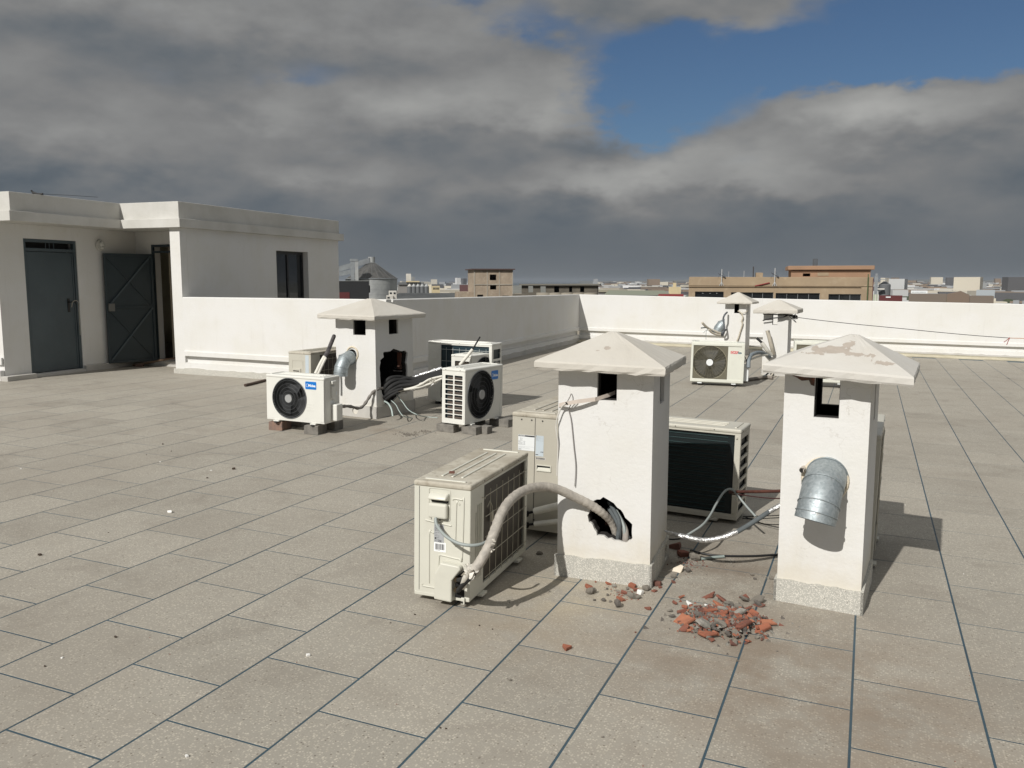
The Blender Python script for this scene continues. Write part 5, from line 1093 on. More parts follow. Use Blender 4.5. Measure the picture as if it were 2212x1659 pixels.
big = [(1310,735,190,0,'r'), (1100,785,170,2,'r'), (1290,915,150,0,'r'), (1430,600,190,1,'r'), (1780,860,180,0,'r'), (1800,810,120,2,'r'), (1395,685,95,2,'r'), (1600,865,170,1,'r'), (1690,730,90,0,'r'), (1060,700,90,1,'r'), (1210,655,80,3,'r'), (1320,780,110,1,'r'),
       (1420,785,110,0,'r'), (1660,820,70,2,'r'), (1510,985,75,3,'r'), (1060,568,90,0,'r'), (1310,560,110,1,'r'), (1610,570,100,1,'r'), (1740,640,80,3,'r'), (1080,860,80,1,'r'), (1130,840,60,0,'r'), (1000,625,45,1,'r'), (1500,820,80,0,'r'), (1640,680,90,1,'r'), (1090,655,60,0,'r'),
       (1265,855,190,1,'g'), (1570,770,150,1,'g'), (1210,765,90,2,'g'), (1410,870,130,0,'g'), (1535,915,90,0,'g'), (1710,610,120,0,'g'), (1735,640,80,2,'g'), (1430,725,90,1,'g'), (1160,720,60,0,'g'), (1350,800,80,0,'g'), (1790,770,70,2,'g'), (1480,640,100,0,'g'), (1560,680,80,0,'g'), (1860,880,50,1,'g'), (960,690,60,0,'g'), (990,740,60,2,'g'), (1620,600,110,0,'g'), (1700,780,50,2,'g'), (1170,690,60,1,'g'), (1430,820,60,2,'g'), (1130,635,55,1,'w'), (1280,650,30,1,'w')]
pxm = 2.212 * 1.82278
for i, (x, y, s, ci, kind) in enumerate(big):
    g = G(*C5b(x, y)); dist = (g - EYE).length; L = s / pxm * dist / FPX * (1.35 if s < 130 else 1.2)
    m_ = red(ci) if kind == 'r' else gry(ci) if kind == 'g' else m_tilew
    th = L * rn.uniform(.08, .15) if kind == 'r' else L * rn.uniform(.16, .30)
    if kind == 'g': L *= .88
    b = shard(rn, L, max(th, .008), rn.uniform(1.2, 2.1), kind == 'g')
    z = hz(g.x, g.y) + max(th, .008)*.55 + rn.uniform(0, .008)
    lx = 'left' if x < 1250 else 'right' if x > 1600 else 'middle'; ly = 'back' if y < 660 else 'front' if y > 830 else 'centre'
    nm_ = {'r': ['bright', 'dull', 'orange', 'brownish'][ci % 4] + ' red brick piece', 'g': ['brownish', 'pale', 'dark'][ci % 3] + ' grey mortar lump', 'w': 'white shard'}[kind]
    lab_ = f"{'large' if s > 120 else 'middling' if s > 75 else 'small'} {nm_} at the {ly} {lx} of the larger rubble heap"
    place('brick_shard' if kind == 'r' else 'mortar_lump' if kind == 'g' else 'white_shard', b, m_, (g.x, g.y + .01, z), (rn.uniform(-.6,.6), rn.uniform(-.6,.6), rn.uniform(-.7,.9)), lab_, {'r': 'brick piece', 'g': 'mortar lump', 'w': 'shard'}[kind], {'r': 'red brick pieces in the larger heap', 'g': 'mortar lumps in the larger heap', 'w': 'white shards in the larger heap'}[kind])
small = [(270,488,90,0,'r'), (435,448,60,0,'r'), (495,432,60,1,'r'), (645,475,110,0,'r'), (680,505,80,1,'r'), (570,528,80,1,'r'), (545,588,90,0,'r'), (835,508,60,1,'r'), (780,665,80,1,'r'), (885,478,40,1,'r'), (322,428,25,0,'r'),
         (280,530,100,0,'g'), (555,428,80,1,'g'), (390,592,60,2,'g'), (425,543,35,2,'g'), (515,645,100,2,'g'), (770,495,80,0,'g'), (850,455,120,3,'r'), (640,565,90,0,'g'), (690,570,70,0,'g'), (420,490,30,2,'g'), (450,600,40,0,'g'), (310,588,28,2,'g'), (485,470,50,1,'g'), (700,450,60,1,'g'), (600,490,40,0,'g'), (705,532,75,0,'w')]
for i, (x, y, s, ci, kind) in enumerate(small):
    g = G(*C5b(x, y)); dist = (g - EYE).length; L = s / pxm * dist / FPX; m_ = red(ci) if kind == 'r' else gry(ci) if kind == 'g' else m_tilew
    th = max(L * (rn.uniform(.2, .35) if kind == 'r' else rn.uniform(.4, .6)), .007); b = shard(rn, L, th, rn.uniform(1.1, 1.7), kind == 'g')
    lx = 'left end' if x < 420 else 'right end' if x > 690 else 'middle'; ly = 'touching the plinth' if y < 480 else 'farthest out' if y > 570 else 'a little out'
    nm_ = {'r': ['bright', 'dull', 'orange', 'brownish'][ci % 4] + ' red brick piece', 'g': ['brownish', 'pale', 'dark'][ci % 3] + ' mortar lump', 'w': 'white shard'}[kind]
    lab_ = f"{'large' if s > 85 else 'middling' if s > 55 else 'small'} {nm_} {ly} at the {lx} of the smaller scatter"
    place('brick_shard' if kind == 'r' else 'mortar_lump' if kind == 'g' else 'white_shard', b, m_, (g.x, g.y, g.z + th*.55), (rn.uniform(-.3,.3), rn.uniform(-.3,.3), rn.uniform(-.6,.6)), lab_, {'r': 'brick piece', 'g': 'mortar lump', 'w': 'shard'}[kind], {'r': 'red brick pieces at the plinth', 'g': 'mortar lumps at the plinth', 'w': None}[kind])
for x, y, s, m_, lab, cat, lump in ((65,1010,125,red(0),'lone red brick piece on the open floor left of the heaps','brick piece',False), (668,868,32,red(1),'small red crumb by the joint between the heaps','brick crumb',False), (1190,235,130,gry(0),'large brown lump behind the cream shard','mortar lump',True), (1005,390,60,gry(0),'dark lump in front of the cream shard','mortar lump',True), (1125,335,70,gry(2),'dark flake right of the cream shard','mortar lump',True),
                                 (1020,140,170,red(3),'dark red slab in shade behind the near left chimney','brick piece',False), (1085,195,140,red(1),'red brick chunk at the shadow edge beside the brown lump','brick piece',False), (1000,432,60,red(3),'brown flake between cream shard and floor joint','flake',False), (1685,368,45,gry(0),'small lump near the flaking chimney','mortar lump',True), (1705,402,35,gry(2),'tiny dark lump near the flaking chimney','mortar lump',True), (1845,402,48,gry(0),'small lump touching the joint by the flaking chimney','mortar lump',True)):
    g = G(*C5b(x, y)); L = s / pxm * (g - EYE).length / FPX; th = max(L * (.28 if not lump else .5), .007); place('rubble_piece', shard(rn, L, th, 1.5, lump), m_, (g.x, g.y, g.z + th*.5), (rn.uniform(-.25,.25), rn.uniform(-.25,.25), rn.uniform(-.5,.5)), lab, cat, None)
g = G(*C5b(1000, 345)); b = MB(); vs = [onY(*C5b(*p), g.y + dy) for p, dy in (((915,347), .0), ((1035,384), .0), ((1070,330), .02), ((1088,285), .05), ((1062,272), .06), ((990,305), .04))]
b.add(vs + [v + Vector((0, .008, -.010)) for v in vs], [(0,1,2,3,4,5), (11,10,9,8,7,6)] + [(i, i+6, (i+1) % 6 + 6, (i+1) % 6) for i in range(6)]); tag(b.build('cream_tile_shard', m_cream), 'cream coloured tile shard propped on a lump by the near left chimney', 'shard')
# crumbs and grit: beyond counting
def grit(n, cx, cy, sx, sy, seed, smin, smax, ms, name):
    r_ = random.Random(seed)
    for mi, m_ in enumerate(ms):
        b = MB()
        for i in range(n // len(ms)):
            a = r_.uniform(0, 6.28); q = abs(r_.gauss(0, .55)); x = cx + sx*q*cos(a); y = cy + sy*q*sin(a); s = r_.uniform(smin, smax); z = hz(x, y) if name == 'heap_rubble' else gz(x, y)
            v = [Vector((r_.uniform(-1,1), r_.uniform(-1,1), r_.uniform(0,1))) * s for _ in range(4)]; v.append(Vector((0, 0, -s*.3)))
            v = [(x + p.x, y + p.y, z + p.z) for p in ((s, 0, 0), (-s*.6, s*.7, 0), (-s*.4, -s*.8, 0)) for p in [Vector(p) * r_.uniform(.6, 1.1)]] + [(x + r_.uniform(-.4,.4)*s, y + r_.uniform(-.4,.4)*s, z + s*r_.uniform(.5, 1.1))]
            b.add(v, [(0,1,3), (1,2,3), (2,0,3)])
        b.build(name, m_, floor, kind='stuff')
grit(1500, pc.x - .02, pc.y + .02, .20, .21, 2, .003, .019, [gry(0), gry(1), red(1), red(0), gry(2), m_tilew if False else gry(1)], 'heap_rubble')
def shards_stuff(n, cx, cy, sx, sy, seed, smin, smax, ms):
    r_ = random.Random(seed)
    for m_ in ms:
        bb_ = MB()
        for i in range(n):
            a = r_.uniform(0, 6.28); q = min(1, abs(r_.gauss(0, .5))); x = cx + sx*q*cos(a); y = cy + sy*q*sin(a); L = r_.uniform(smin, smax); s_ = shard(r_, L, L*r_.uniform(.15, .4), 1.6, r_.random() < .4)
            bb_.add(s_.v, s_.f, Matrix.Translation((x, y, hz(x, y) + L*.2)) @ Euler((r_.uniform(-.7,.7), r_.uniform(-.7,.7), r_.uniform(0, 3))).to_matrix().to_4x4())
        bb_.build('heap_rubble', m_, floor, kind='stuff')
shards_stuff(64, pc.x, pc.y, .22, .24, 9, .018, .045, [red(0), red(1), red(2), red(3), gry(0), gry(2)])
pq = G(*C5b(560, 520)); grit(260, pq.x, pq.y, .14, .10, 3, .002, .010, [gry(0), red(1), gry(1)], 'scattered_grit')
pq = G(*C5b(1150, 260)); grit(240, pq.x, pq.y, .14, .16, 4, .002, .012, [gry(0), red(3), gry(1)], 'scattered_grit')
pq = G(*C5b(1800, 380)); grit(70, pq.x, pq.y, .10, .1, 5, .002, .007, [gry(0), gry(1)], 'scattered_grit')
pq = G(*C5b(1480, 250)); grit(90, pq.x, pq.y, .10, .1, 6, .002, .006, [gry(0), gry(2)], 'scattered_grit')
pq = G(*CR(950,1100,1.8433)(1200,1125)); grit(120, pq.x, pq.y, .22, .14, 7, .006, .02, [gry(0)], 'scattered_grit')
pq = G(*CR(950,1100,1.8433)(1330,1105)); grit(50, pq.x, pq.y, .12, .12, 8, .006, .02, [gry(0)], 'scattered_grit')
r_ = random.Random(44)
for m_ in (gry(0), gry(2), m_tilew, red(1)):
    bb_ = MB()
    for i in range(150 if m_ is not m_tilew else 20):
        x, y = r_.uniform(-8.5, 3.2), r_.uniform(1.8, 11); s = r_.uniform(.0015, .0042); z = gz(x, y); bb_.add([(x + s, y, z), (x - s*.6, y + s*.8, z), (x - s*.5, y - s*.8, z), (x, y, z + s)], [(0,1,3), (1,2,3), (2,0,3)])
    bb_.build('roof_grit', m_, floor, kind='stuff')
# lone chips on the open floor
dk = mat('dark_chip', (.05,.035,.025), .9)
chips = [(666,1417,16,'w'), (403,1635,14,'w'), (250,1377,10,'d'), (1102,1470,13,'g'), (368,1107,16,'w'), (505,1014,14,'d'), (456,1017,6,'w'), (448,1033,7,'d'), (346,998,5,'w'), (87,1200,13,'d'), (234,1151,4,'d'), (134,1422,8,'w'), (97,1440,9,'d'), (1036,1352,6,'d'), (1064,1360,5,'d'), (843,1346,7,'g'),
         (352,960,7,'d'), (316,983,5,'d'), (370,975,6,'d'), (1302,1593,9,'g'), (963,1575,6,'d'), (951,1573,6,'d'), (896,1328,6,'d'), (1018,1288,14,'w'), (1005,1297,18,'w'), (1062,895,5,'d'), (1078,906,5,'d'), (1165,1198,26,'g'), (45,1013,5,'w'), (1340,1032,9,'w'), (1391,1180,9,'w')]
for i, (u, v, s, k) in enumerate(chips):
    g = G(u, v); L = s / FPX * (g - EYE).length * .8; th = max(.005, L*.35); m_ = {'w': m_tilew, 'd': dk, 'g': gry(0)}[k]
    place('floor_chip', shard(rn, L, th, 1.5, k == 'g'), m_, (g.x, g.y, g.z + th*.45), (rn.uniform(-.15,.15), rn.uniform(-.15,.15), rn.uniform(-.6,.6)), {'w': 'small white plaster chip lying alone on the paved roof', 'd': 'tiny dark crumb lying alone on the paved roof', 'g': 'small grey mortar crumb lying alone on the paved roof'}[k], 'chip', {'w': 'white chips on the paved roof', 'd': 'dark crumbs on the paved roof', 'g': 'mortar crumbs on the paved roof'}[k])
p = G(956, 1015 - 0); q_ = onY(1781/1.82278, 1860/1.82278, 3.98)
place('brick_chip', shard(rn, .035, .012, 1.6), red(3), onY((1560 + 585/2.675)/1.82278, (1800 + 160/2.675)/1.82278, 3.93) + Vector((0, 0, .0)), (0, 0, .2), 'brown brick chip lying on the lid of the nearest beige unit', 'brick piece', None)
# ================================================================== THE WORLD BEYOND THE PARAPET
GZ = -18.0
m_land = mat('town_ground', (.20,.19,.165), .95, (.13,.135,.11), (.28,.27,.25), nscale=.012, coords='World')
b = MB(); s = 15000; b.add([(-s, -s, GZ), (s, -s, GZ), (s, s, GZ), (-s, s, GZ)], [(0,1,2,3)]); b.build('land', m_land, kind='structure')
m_sea = mat('sea_water', (.05,.075,.09), .35, coords='World'); b = MB()
pp = [far(760, 2600), far(980, 2600), far(1180, 5200), far(1330, 14000), far(200, 14000), far(300, 2600)]
b.add([(p.x, p.y, GZ + .4) for p in pp], [tuple(range(6))]); b.build('sea', m_sea, kind='structure')
def frame_at(u, dist, yaw_off=0):
    """frame facing the camera at picture column u: local x right, y away"""
    p = far(u, dist); a = math.atan2(p.x, p.y); return empty_at(p, -a + yaw_off)
def fwd_dist(u, dist):
    p = far(u, dist); return p
class Blk:
    """a building standing on its own frame; picture columns and rows give its real sizes at distance d"""
    def __init__(s, name, label, cat, d, uc, group=None, rz=0):
        s.d = d; s.uc = uc; p = far(uc, d); s.p = p; s.rz = -math.atan2(p.x, p.y) + rz; s.o = empty(name, (p.x, p.y, GZ), s.rz); tag(s.o, label, cat, group); s.z0 = GZ
        s.ex = Vector((cos(s.rz), sin(s.rz), 0)); s.ey = Vector((-sin(s.rz), cos(s.rz), 0))
    def X(s, u):
        dd = FW + RT * ((u - 1106) / FPX); dd = Vector((dd.x, dd.y, 0)); k = s.p.dot(s.ey) / dd.dot(s.ey); return (dd * k - s.p).dot(s.ex)
    def Z(s, v): return zrow(s.p.x, s.p.y, v) - GZ
    def box(s, name, u0, u1, v0, v1, m, y0=0, y1=10, parent=None, bevel=0, kind=None):
        b = MB(); b.box(s.X(u0), y0, 0 if v1 is None else s.Z(v1), s.X(u1), y1, s.Z(v0)); return b.build(name, m, parent or s.o, bevel)
def ck(x, y): return ((1300 + x/2.011) / 1.82278, (980 + y/2.011) / 1.82278)
def cm_(x, y): return ((2300 + x/1.8433) / 1.82278, (980 + y/1.8433) / 1.82278)
def c3_(x, y): return ((3200 + x/2.659) / 1.82278, (1000 + y/2.659) / 1.82278)
# --- big grain silo with its conveyor
m_sheet = mat('silo_sheet', (.44,.45,.44), .5, (.36,.37,.37), nscale=.5, metal=.35); m_cone = mat('silo_cone', (.05,.05,.048), .7, (.085,.082,.077), nscale=.6); m_steel = mat('conveyor_steel', (.24,.26,.27), .6, (.18,.19,.2), nscale=.4)
S = Blk('grain_silo', 'large round grain silo with a dark conical roof behind the stair house', 'silo', 240, 808)
r = (S.X(863.8) - S.X(752.8)) / 2; zt = S.Z(602); b = MB()
n = 48
for k in range(14):
    z_a = zt * k / 14; z_b = zt * (k + 1) / 14; b.cyl((0, r, z_a), (0, r, z_b - .06), r * (1 if k % 1 == 0 else .995), n=n, caps=False); b.cyl((0, r, z_b - .06), (0, r, z_b), r * 1.006, r * 1.006, n, False)
b.build('silo_wall', m_sheet, S.o)
b = MB(); b.cyl((0, r, zt), (0, r, S.Z(566)), r * 1.02, r * .13, n, False, False); b.build('cone_roof', m_cone, S.o)
for k in range(24):
    a = 2*pi*k/24; q0 = Vector((r*1.02*cos(a), r + r*1.02*sin(a), zt + .06)); q1 = Vector((r*.13*cos(a), r + r*.13*sin(a), S.Z(566) + .06))
    if q0.y > r * 1.6: continue
    b = MB(); b.tube([q0, q1], .025, 4); b.build('roof_rib', m_steel, S.o)
b = MB(); b.cyl((0, r, S.Z(568)), (0, r, S.Z(553.5)), r * .135, n=20); b.build('head_cap', m_sheet, S.o)
b = MB(); tz = zt * .992
b.torus((0, r, zt), r * 1.02, .12, 'z', 48, 5); b.build('eave_ring', m_steel, S.o)
CV = Blk('conveyor', 'slanting covered conveyor bridge rising to the silo head', 'conveyor', 238, 770)
def beam(parent, name, p0, p1, w, h, y, m):
    (u0, v0), (u1, v1) = p0, p1; x0, z0, x1, z1 = parent.X(u0), parent.Z(v0), parent.X(u1), parent.Z(v1); b = MB()
    b.add([(x0, y, z0 - h), (x1, y, z1 - h), (x1, y, z1), (x0, y, z0), (x0, y + w, z0 - h), (x1, y + w, z1 - h), (x1, y + w, z1), (x0, y + w, z0)], [(0,1,2,3), (7,6,5,4), (3,2,6,7), (0,4,5,1), (0,3,7,4), (1,5,6,2)]); return b.build(name, m, parent.o)
beam(CV, 'gallery', ck(20, 152), ck(210, 100), 1.6, 1.5, 8, m_steel); beam(CV, 'gallery', ck(210, 100), ck(336, 62), 1.6, 1.5, 8, m_steel)
CV.box('tower_leg', ck(182,0)[0], ck(212,0)[0], ck(0,88)[1], ck(0,250)[1], m_steel, -1.1, .6); CV.box('tower_leg', ck(216,0)[0], ck(242,0)[0], ck(0,82)[1], ck(0,250)[1], m_sheet, -1.1, .6)
CV.box('tower_head', ck(178,0)[0], ck(240,0)[0], ck(0,80)[1], ck(0,98)[1], m_steel, -1.2, .7)
beam(CV, 'chute', ck(75, 185), ck(180, 165), 1.2, 1.2, -.8, m_steel)
CV.box('base', ck(140,0)[0], ck(250,0)[0], ck(0,238)[1], None, m_steel, .8, 3)
# --- dark block in front of it
m_black = mat('black_cladding', (.012,.013,.015), .7); m_maroon = mat('maroon_panel', (.09,.015,.015), .7)
K = Blk('dark_shed', 'black clad shed with a maroon corner beside the stair house', 'shed', 90, 760)
K.box('cladding', ck(40,0)[0], ck(322,0)[0], ck(0,254)[1], None, m_black, 0, 12); K.box('side_duct', ck(322.5,0)[0], ck(333,0)[0], ck(0,290)[1], ck(0,347)[1], m_black, 1, 3)
K.box('maroon_panel', ck(40,0)[0], ck(170,0)[0], ck(0,343)[1], ck(0,420)[1], m_maroon, -.05, -.01); K.box('eave_trim', ck(40,0)[0], ck(323,0)[0], ck(0,252)[1], ck(0,255)[1], m_sheet, -.06, -.02)
# --- small silos, head house and beige block
m_tank = mat('tank_sheet', (.12,.125,.13), .6); m_pale = mat('pale_wall', (.62,.60,.55), .9, (.5,.48,.44), nscale=.2); m_beige = mat('beige_wall', (.55,.46,.28), .9, (.48,.40,.25), nscale=.2); m_win = mat('far_window', (.02,.025,.03), .3); m_mid2 = mat('dull_wall', (.22,.21,.2), .9)
for i in range(5):
    x = 640 + 33*i; T = Blk('small_silo', ['first', 'second', 'third', 'fourth', 'fifth'][i] + ' from the left in the row of small dark silos', 'silo', 420, ck(x, 0)[0], 'row of small silos')
    rr = (T.X(ck(x + 19, 0)[0]) - T.X(ck(x - 19, 0)[0])) / 2; b = MB(); b.cyl((0, rr, 0), (0, rr, T.Z(ck(0, 297)[1])), rr, n=20, caps=False); b.build('tank', m_tank, T.o)
    b = MB(); b.cyl((0, rr, T.Z(ck(0, 297)[1])), (0, rr, T.Z(ck(0, 276)[1])), rr, rr*.1, 20, False, False); b.build('cone', m_pale if i < 1 else m_sheet, T.o)
T = Blk('silo_works', 'dark works building with a pale head house above the small silos', 'factory', 450, ck(660, 0)[0])
T.box('works', ck(548,0)[0], ck(780,0)[0], ck(0,283)[1], None, m_mid2, 4, 20); T.box('gallery', ck(550,0)[0], ck(755,0)[0], ck(0,264)[1], ck(0,282)[1], m_tank, 3, 6)
T.box('head_house', ck(613,0)[0], ck(652,0)[0], ck(0,196)[1], ck(0,262)[1], m_pale, 5, 10); T.box('annex', ck(652.5,0)[0], ck(682,0)[0], ck(0,220)[1], ck(0,262)[1], m_steel, 5, 9); T.box('yellow_base', ck(612,0)[0], ck(718,0)[0], ck(0,254)[1], ck(0,263)[1], m_beige, 2, 4)
T = Blk('beige_block', 'beige block with a row of small windows behind the small silos', 'building', 430, ck(830, 0)[0]); T.box('wall', ck(812,0)[0], ck(876,0)[0], ck(0,294)[1], None, m_beige, 2, 14)
b = T.box('lit_gable', ck(775,0)[0], ck(811,0)[0], ck(0,284)[1], None, mat('cream_wall', (.66,.6,.47), .9), 2, 12)
for i in range(5): T.box('window', ck(824 + 10*i,0)[0], ck(830 + 10*i,0)[0], ck(0,306)[1], ck(0,322)[1], m_win, 1.9, 1.99)
T = Blk('maroon_block', 'dull maroon block left of the raw concrete tower', 'building', 300, ck(1085, 0)[0]); T.box('wall', ck(1030,0)[0], ck(1150,0)[0], ck(0,285)[1], None, mat('maroon_wall', (.11,.055,.055), .9), 0, 10)
T = Blk('long_warehouse', 'long low grey roofed warehouse beyond the parapet', 'warehouse', 190, ck(780, 0)[0])
x0, x1 = T.X(ck(500,0)[0]), T.X(ck(1046,0)[0]); zt, ze = T.Z(ck(0,355)[1]), T.Z(ck(0,402)[1]); b = MB()
b.box(x0, 0, 0, x1, 16, ze); b.build('wall', m_mid2, T.o)
b = MB(); n = 60
for i in range(n):
    a = x0 + (x1 - x0) * i / n; c = x0 + (x1 - x0) * (i + 1) / n; off = 1.2
    b.add([(a, -.3, ze), ((a + c)/2, -.3, ze + .12), (c, -.3, ze), (a + off, 8, zt), ((a + c)/2 + off, 8, zt + .12), (c + off, 8, zt)], [(0,1,4,3), (1,2,5,4)])
b.add([(x0 + 1.2, 8, zt), (x1 + 1.2, 8, zt), (x1, 16, ze), (x0, 16, ze)], [(0,1,2,3)]); b.build('corrugated_roof', mat('grey_sheet_roof', (.15,.155,.155), .7, (.11,.115,.115), nscale=.3), T.o)
T = Blk('white_cottage', 'small white house with dark windows at the foot of the great silo', 'house', 150, ck(497, 0)[0]); T.box('wall', ck(457,0)[0], ck(510,0)[0], ck(0,371)[1], None, m_pale, 0, 5); T.box('wall', ck(476,0)[0], ck(538,0)[0], ck(0,334)[1], None, m_pale, 1.5, 7)
for a, c, v0, v1 in ((484,500,345,358), (514,530,345,358), (465,482,380,392)): T.box('window', ck(a,0)[0], ck(c,0)[0], ck(0,v0)[1], ck(0,v1)[1], m_win, -.06 if v0 > 370 else 1.44, -.01 if v0 > 370 else 1.49)
# --- raw concrete tower
m_raw = mat('raw_block_wall', (.37,.30,.225), .95, (.28,.225,.17), (.43,.37,.29), nscale=.5, bump=.3, bscale=3); m_beam = mat('raw_concrete_frame', (.40,.36,.30), .95, (.33,.30,.25), nscale=.6); m_open = mat('unlit_inside', (.01,.01,.01), 1)
T = Blk('raw_tower', 'unfinished square concrete tower with open window holes beyond the corner', 'building', 130, ck(1295, 0)[0], rz=R(9))
u = lambda x: ck(x, 0)[0]; v = lambda y: ck(0, y)[1]
b = MB(); x0, x1 = T.X(u(1143)), T.X(u(1446)); hs = [[(T.X(u(a)), T.Z(v(d))), (T.X(u(c)), T.Z(v(d))), (T.X(u(c)), T.Z(v(b_))), (T.X(u(a)), T.Z(v(b_)))] for a, c, b_, d in ((1266,1318,203,248), (1268,1318,290,322), (1168,1215,362,382), (1365,1415,370,385))]
b.plate([(x0, 0), (x1, 0), (x1, T.Z(v(166))), (x0, T.Z(v(166)))], hs, .25, Matrix.Identity(4)); b.build('wall', m_raw, T.o)
dp = 7.0; b = MB(); b.plate([(0.26, 0), (dp, 0), (dp, T.Z(v(166))), (.26, T.Z(v(166)))], [[(1.6, T.Z(v(250))), (4.6, T.Z(v(250))), (4.6, T.Z(v(205))), (1.6, T.Z(v(205)))], [(1.6, T.Z(v(330))), (4.8, T.Z(v(330))), (4.8, T.Z(v(300))), (1.6, T.Z(v(300)))]], .25, Matrix.Translation((x1, 0, 0)) @ RZ(pi/2)); b.build('wall', m_raw, T.o)
b = MB(); b.box(x0, dp, 0, x1 - .3, dp + .2, T.Z(v(166))); b.box(x0, .3, 0, x0 + .2, dp - .05, T.Z(v(166))); b.build('wall', m_raw, T.o); T.box('floor_slab', u(1146), u(1440), v(282), v(290), m_open, .3, 6.8)
for a in (1143, 1243, 1338, 1440): T.box('column', u(a), u(a + 7), v(166), None, m_beam, -.06, -.005)
T.box('floor_beam', u(1150), u(1440), v(278), v(285), m_beam, -.1, -.061); b = MB(); b.box(x0 - .4, -.4, T.Z(v(166)) + .01, x1 + .3, dp + .5, T.Z(v(157))); b.build('roof_slab', mat('dark_roof_edge', (.08,.05,.045), .9), T.o)
T.box('low_wing', u(1045), u(1141), v(342), None, m_raw, 1, 9); T.box('parapet', u(1447), u(1560), v(350), None, m_beam, -2, -1.7)
# --- long unfinished slab right of it
m_dkraw = mat('dark_raw_wall', (.13,.115,.09), .95, (.09,.08,.065), nscale=.5)
T2 = Blk('raw_slab_block', 'long low unfinished block with a row of open windows beyond the corner', 'building', 118, ck(1800, 0)[0], rz=R(-4))
x0, x1 = T2.X(u(1515)), T2.X(u(2108)); hs = [[(T2.X(u(a)), T2.Z(v(d))), (T2.X(u(c)), T2.Z(v(d))), (T2.X(u(c)), T2.Z(v(b_))), (T2.X(u(a)), T2.Z(v(b_)))] for a, c, b_, d in ((1566,1604,294,345), (1661,1703,297,348), (1769,1808,297,345), (1886,1910,298,342), (1972,2004,298,342))]
b = MB(); b.plate([(x0, 0), (x1, 0), (x1, T2.Z(v(289))), (x0, T2.Z(v(289)))], hs, .3, Matrix.Identity(4)); b.build('wall', m_dkraw, T2.o)
b = MB(); b.box(x0 - .3, -.5, T2.Z(v(288)), x1 + .3, 8, T2.Z(v(278))); b.build('roof_slab', mat('grey_slab', (.15,.14,.12), .9), T2.o)
T2.box('partition', u(1720), u(2105), v(290), None, m_open, 4, 4.2); T2.box('brick_side', u(2080), u(2106), v(292), None, mat('dark_brick', (.07,.035,.03), .9), .31, 7)
pz = T2.Z(v(346))
for i, x in enumerate((1700, 1785, 1880, 1965, 2050)):
    b = MB(); xx = T2.X(u(x)); b.cyl((xx, -1.2, 0), (xx, -1.2, pz), 1.15, n=20); b.build('balcony_drum', mat('plaster_drum', (.30,.27,.22), .9), T2.o)
T2.box('ledge', u(1450), u(2060), v(356), None, m_dkraw, -1.0, -.05)
# low sheds between the two groups
T = Blk('khaki_shed', 'low khaki shed roof left of the brown terrace building', 'shed', 260, 1320); T.box('wall', 1289, 1352, 631.5, None, m_mid2, 0, 12); T.box('roof', 1290, 1352.5, 626, 631, mat('khaki_sheet', (.28,.26,.2), .9), -.5, 12.5)
T = Blk('green_shed', 'long greenish shed roof beyond the far parapet', 'shed', 200, 1390); T.box('wall', 1300, 1420, 637, None, m_mid2, 0, 12); b = MB(); b.add([(T.X(1300), -.3, T.Z(638)), (T.X(1448), -.3, T.Z(638)), (T.X(1432), 6, T.Z(628)), (T.X(1310), 6, T.Z(628))], [(0,1,2,3)]); b.build('roof', mat('green_sheet', (.20,.215,.165), .9), T.o)
T = Blk('red_awning_shed', 'red roofed shed just above the far parapet', 'shed', 150, 1447); T.box('wall', 1420, 1470, 642, None, m_mid2, 0, 8); T.box('roof', 1418, 1472, 636.5, 641.5, mat('red_sheet', (.22,.03,.03), .8), -.4, 8.4)
# --- brown terrace building
m_tan = mat('tan_render', (.345,.262,.172), .95, (.29,.22,.148), (.39,.31,.215), nscale=.35, bump=.2, bscale=4); m_or = mat('orange_render', (.37,.225,.14), .95, (.31,.195,.125), nscale=.4)
T = Blk('tan_building', 'tan rendered building with antennas and a window band beyond the far parapet', 'building', 70, cm_(1400, 0)[0], rz=R(2))
u = lambda x: cm_(x, 0)[0]; v = lambda y: cm_(0, y)[1]
hs = []; x0, x1 = T.X(u(742)), T.X(u(2060))
zw0 = T.Z(v(420))
for a, c, t_ in ((788,993,311), (1046,1350,316), (1366,1683,320), (1745,1978,326)): hs.append([(T.X(u(a)), zw0), (T.X(u(c)), zw0), (T.X(u(c)), T.Z(v(t_))), (T.X(u(a)), T.Z(v(t_)))])
b = MB(); b.plate([(x0, 0), (x1, 0), (x1, T.Z(v(273))), (x0, T.Z(v(269)))], hs, .35, Matrix.Identity(4)); b.build('wall', m_tan, T.o)
b = MB(); b.plate([(x0 - .02, T.Z(v(268)) - .0), (x1 + .02, T.Z(v(272))), (x1 + .02, T.Z(v(207))), (x0 + .02, T.Z(v(202)))], [], .30, Matrix.Translation((0, -.06, 0))); b.build('roof_parapet', m_tan, T.o, bevel=.02)
b = MB(); b.box(x0, .36, 0, x0 + .3, 9, T.Z(v(205))); b.box(x1 - .3, .36, 0, x1, 9, T.Z(v(209))); b.box(x0 + .31, 8.7, 0, x1 - .31, 9, T.Z(v(210))); b.build('wall', m_tan, T.o)
T.box('terrace_floor', u(746), u(2050), v(262), v(268), m_tan, .4, 8.6); T.box('unlit_inside', u(746), u(2050), v(300), v(430), m_open, .9, 1.0)
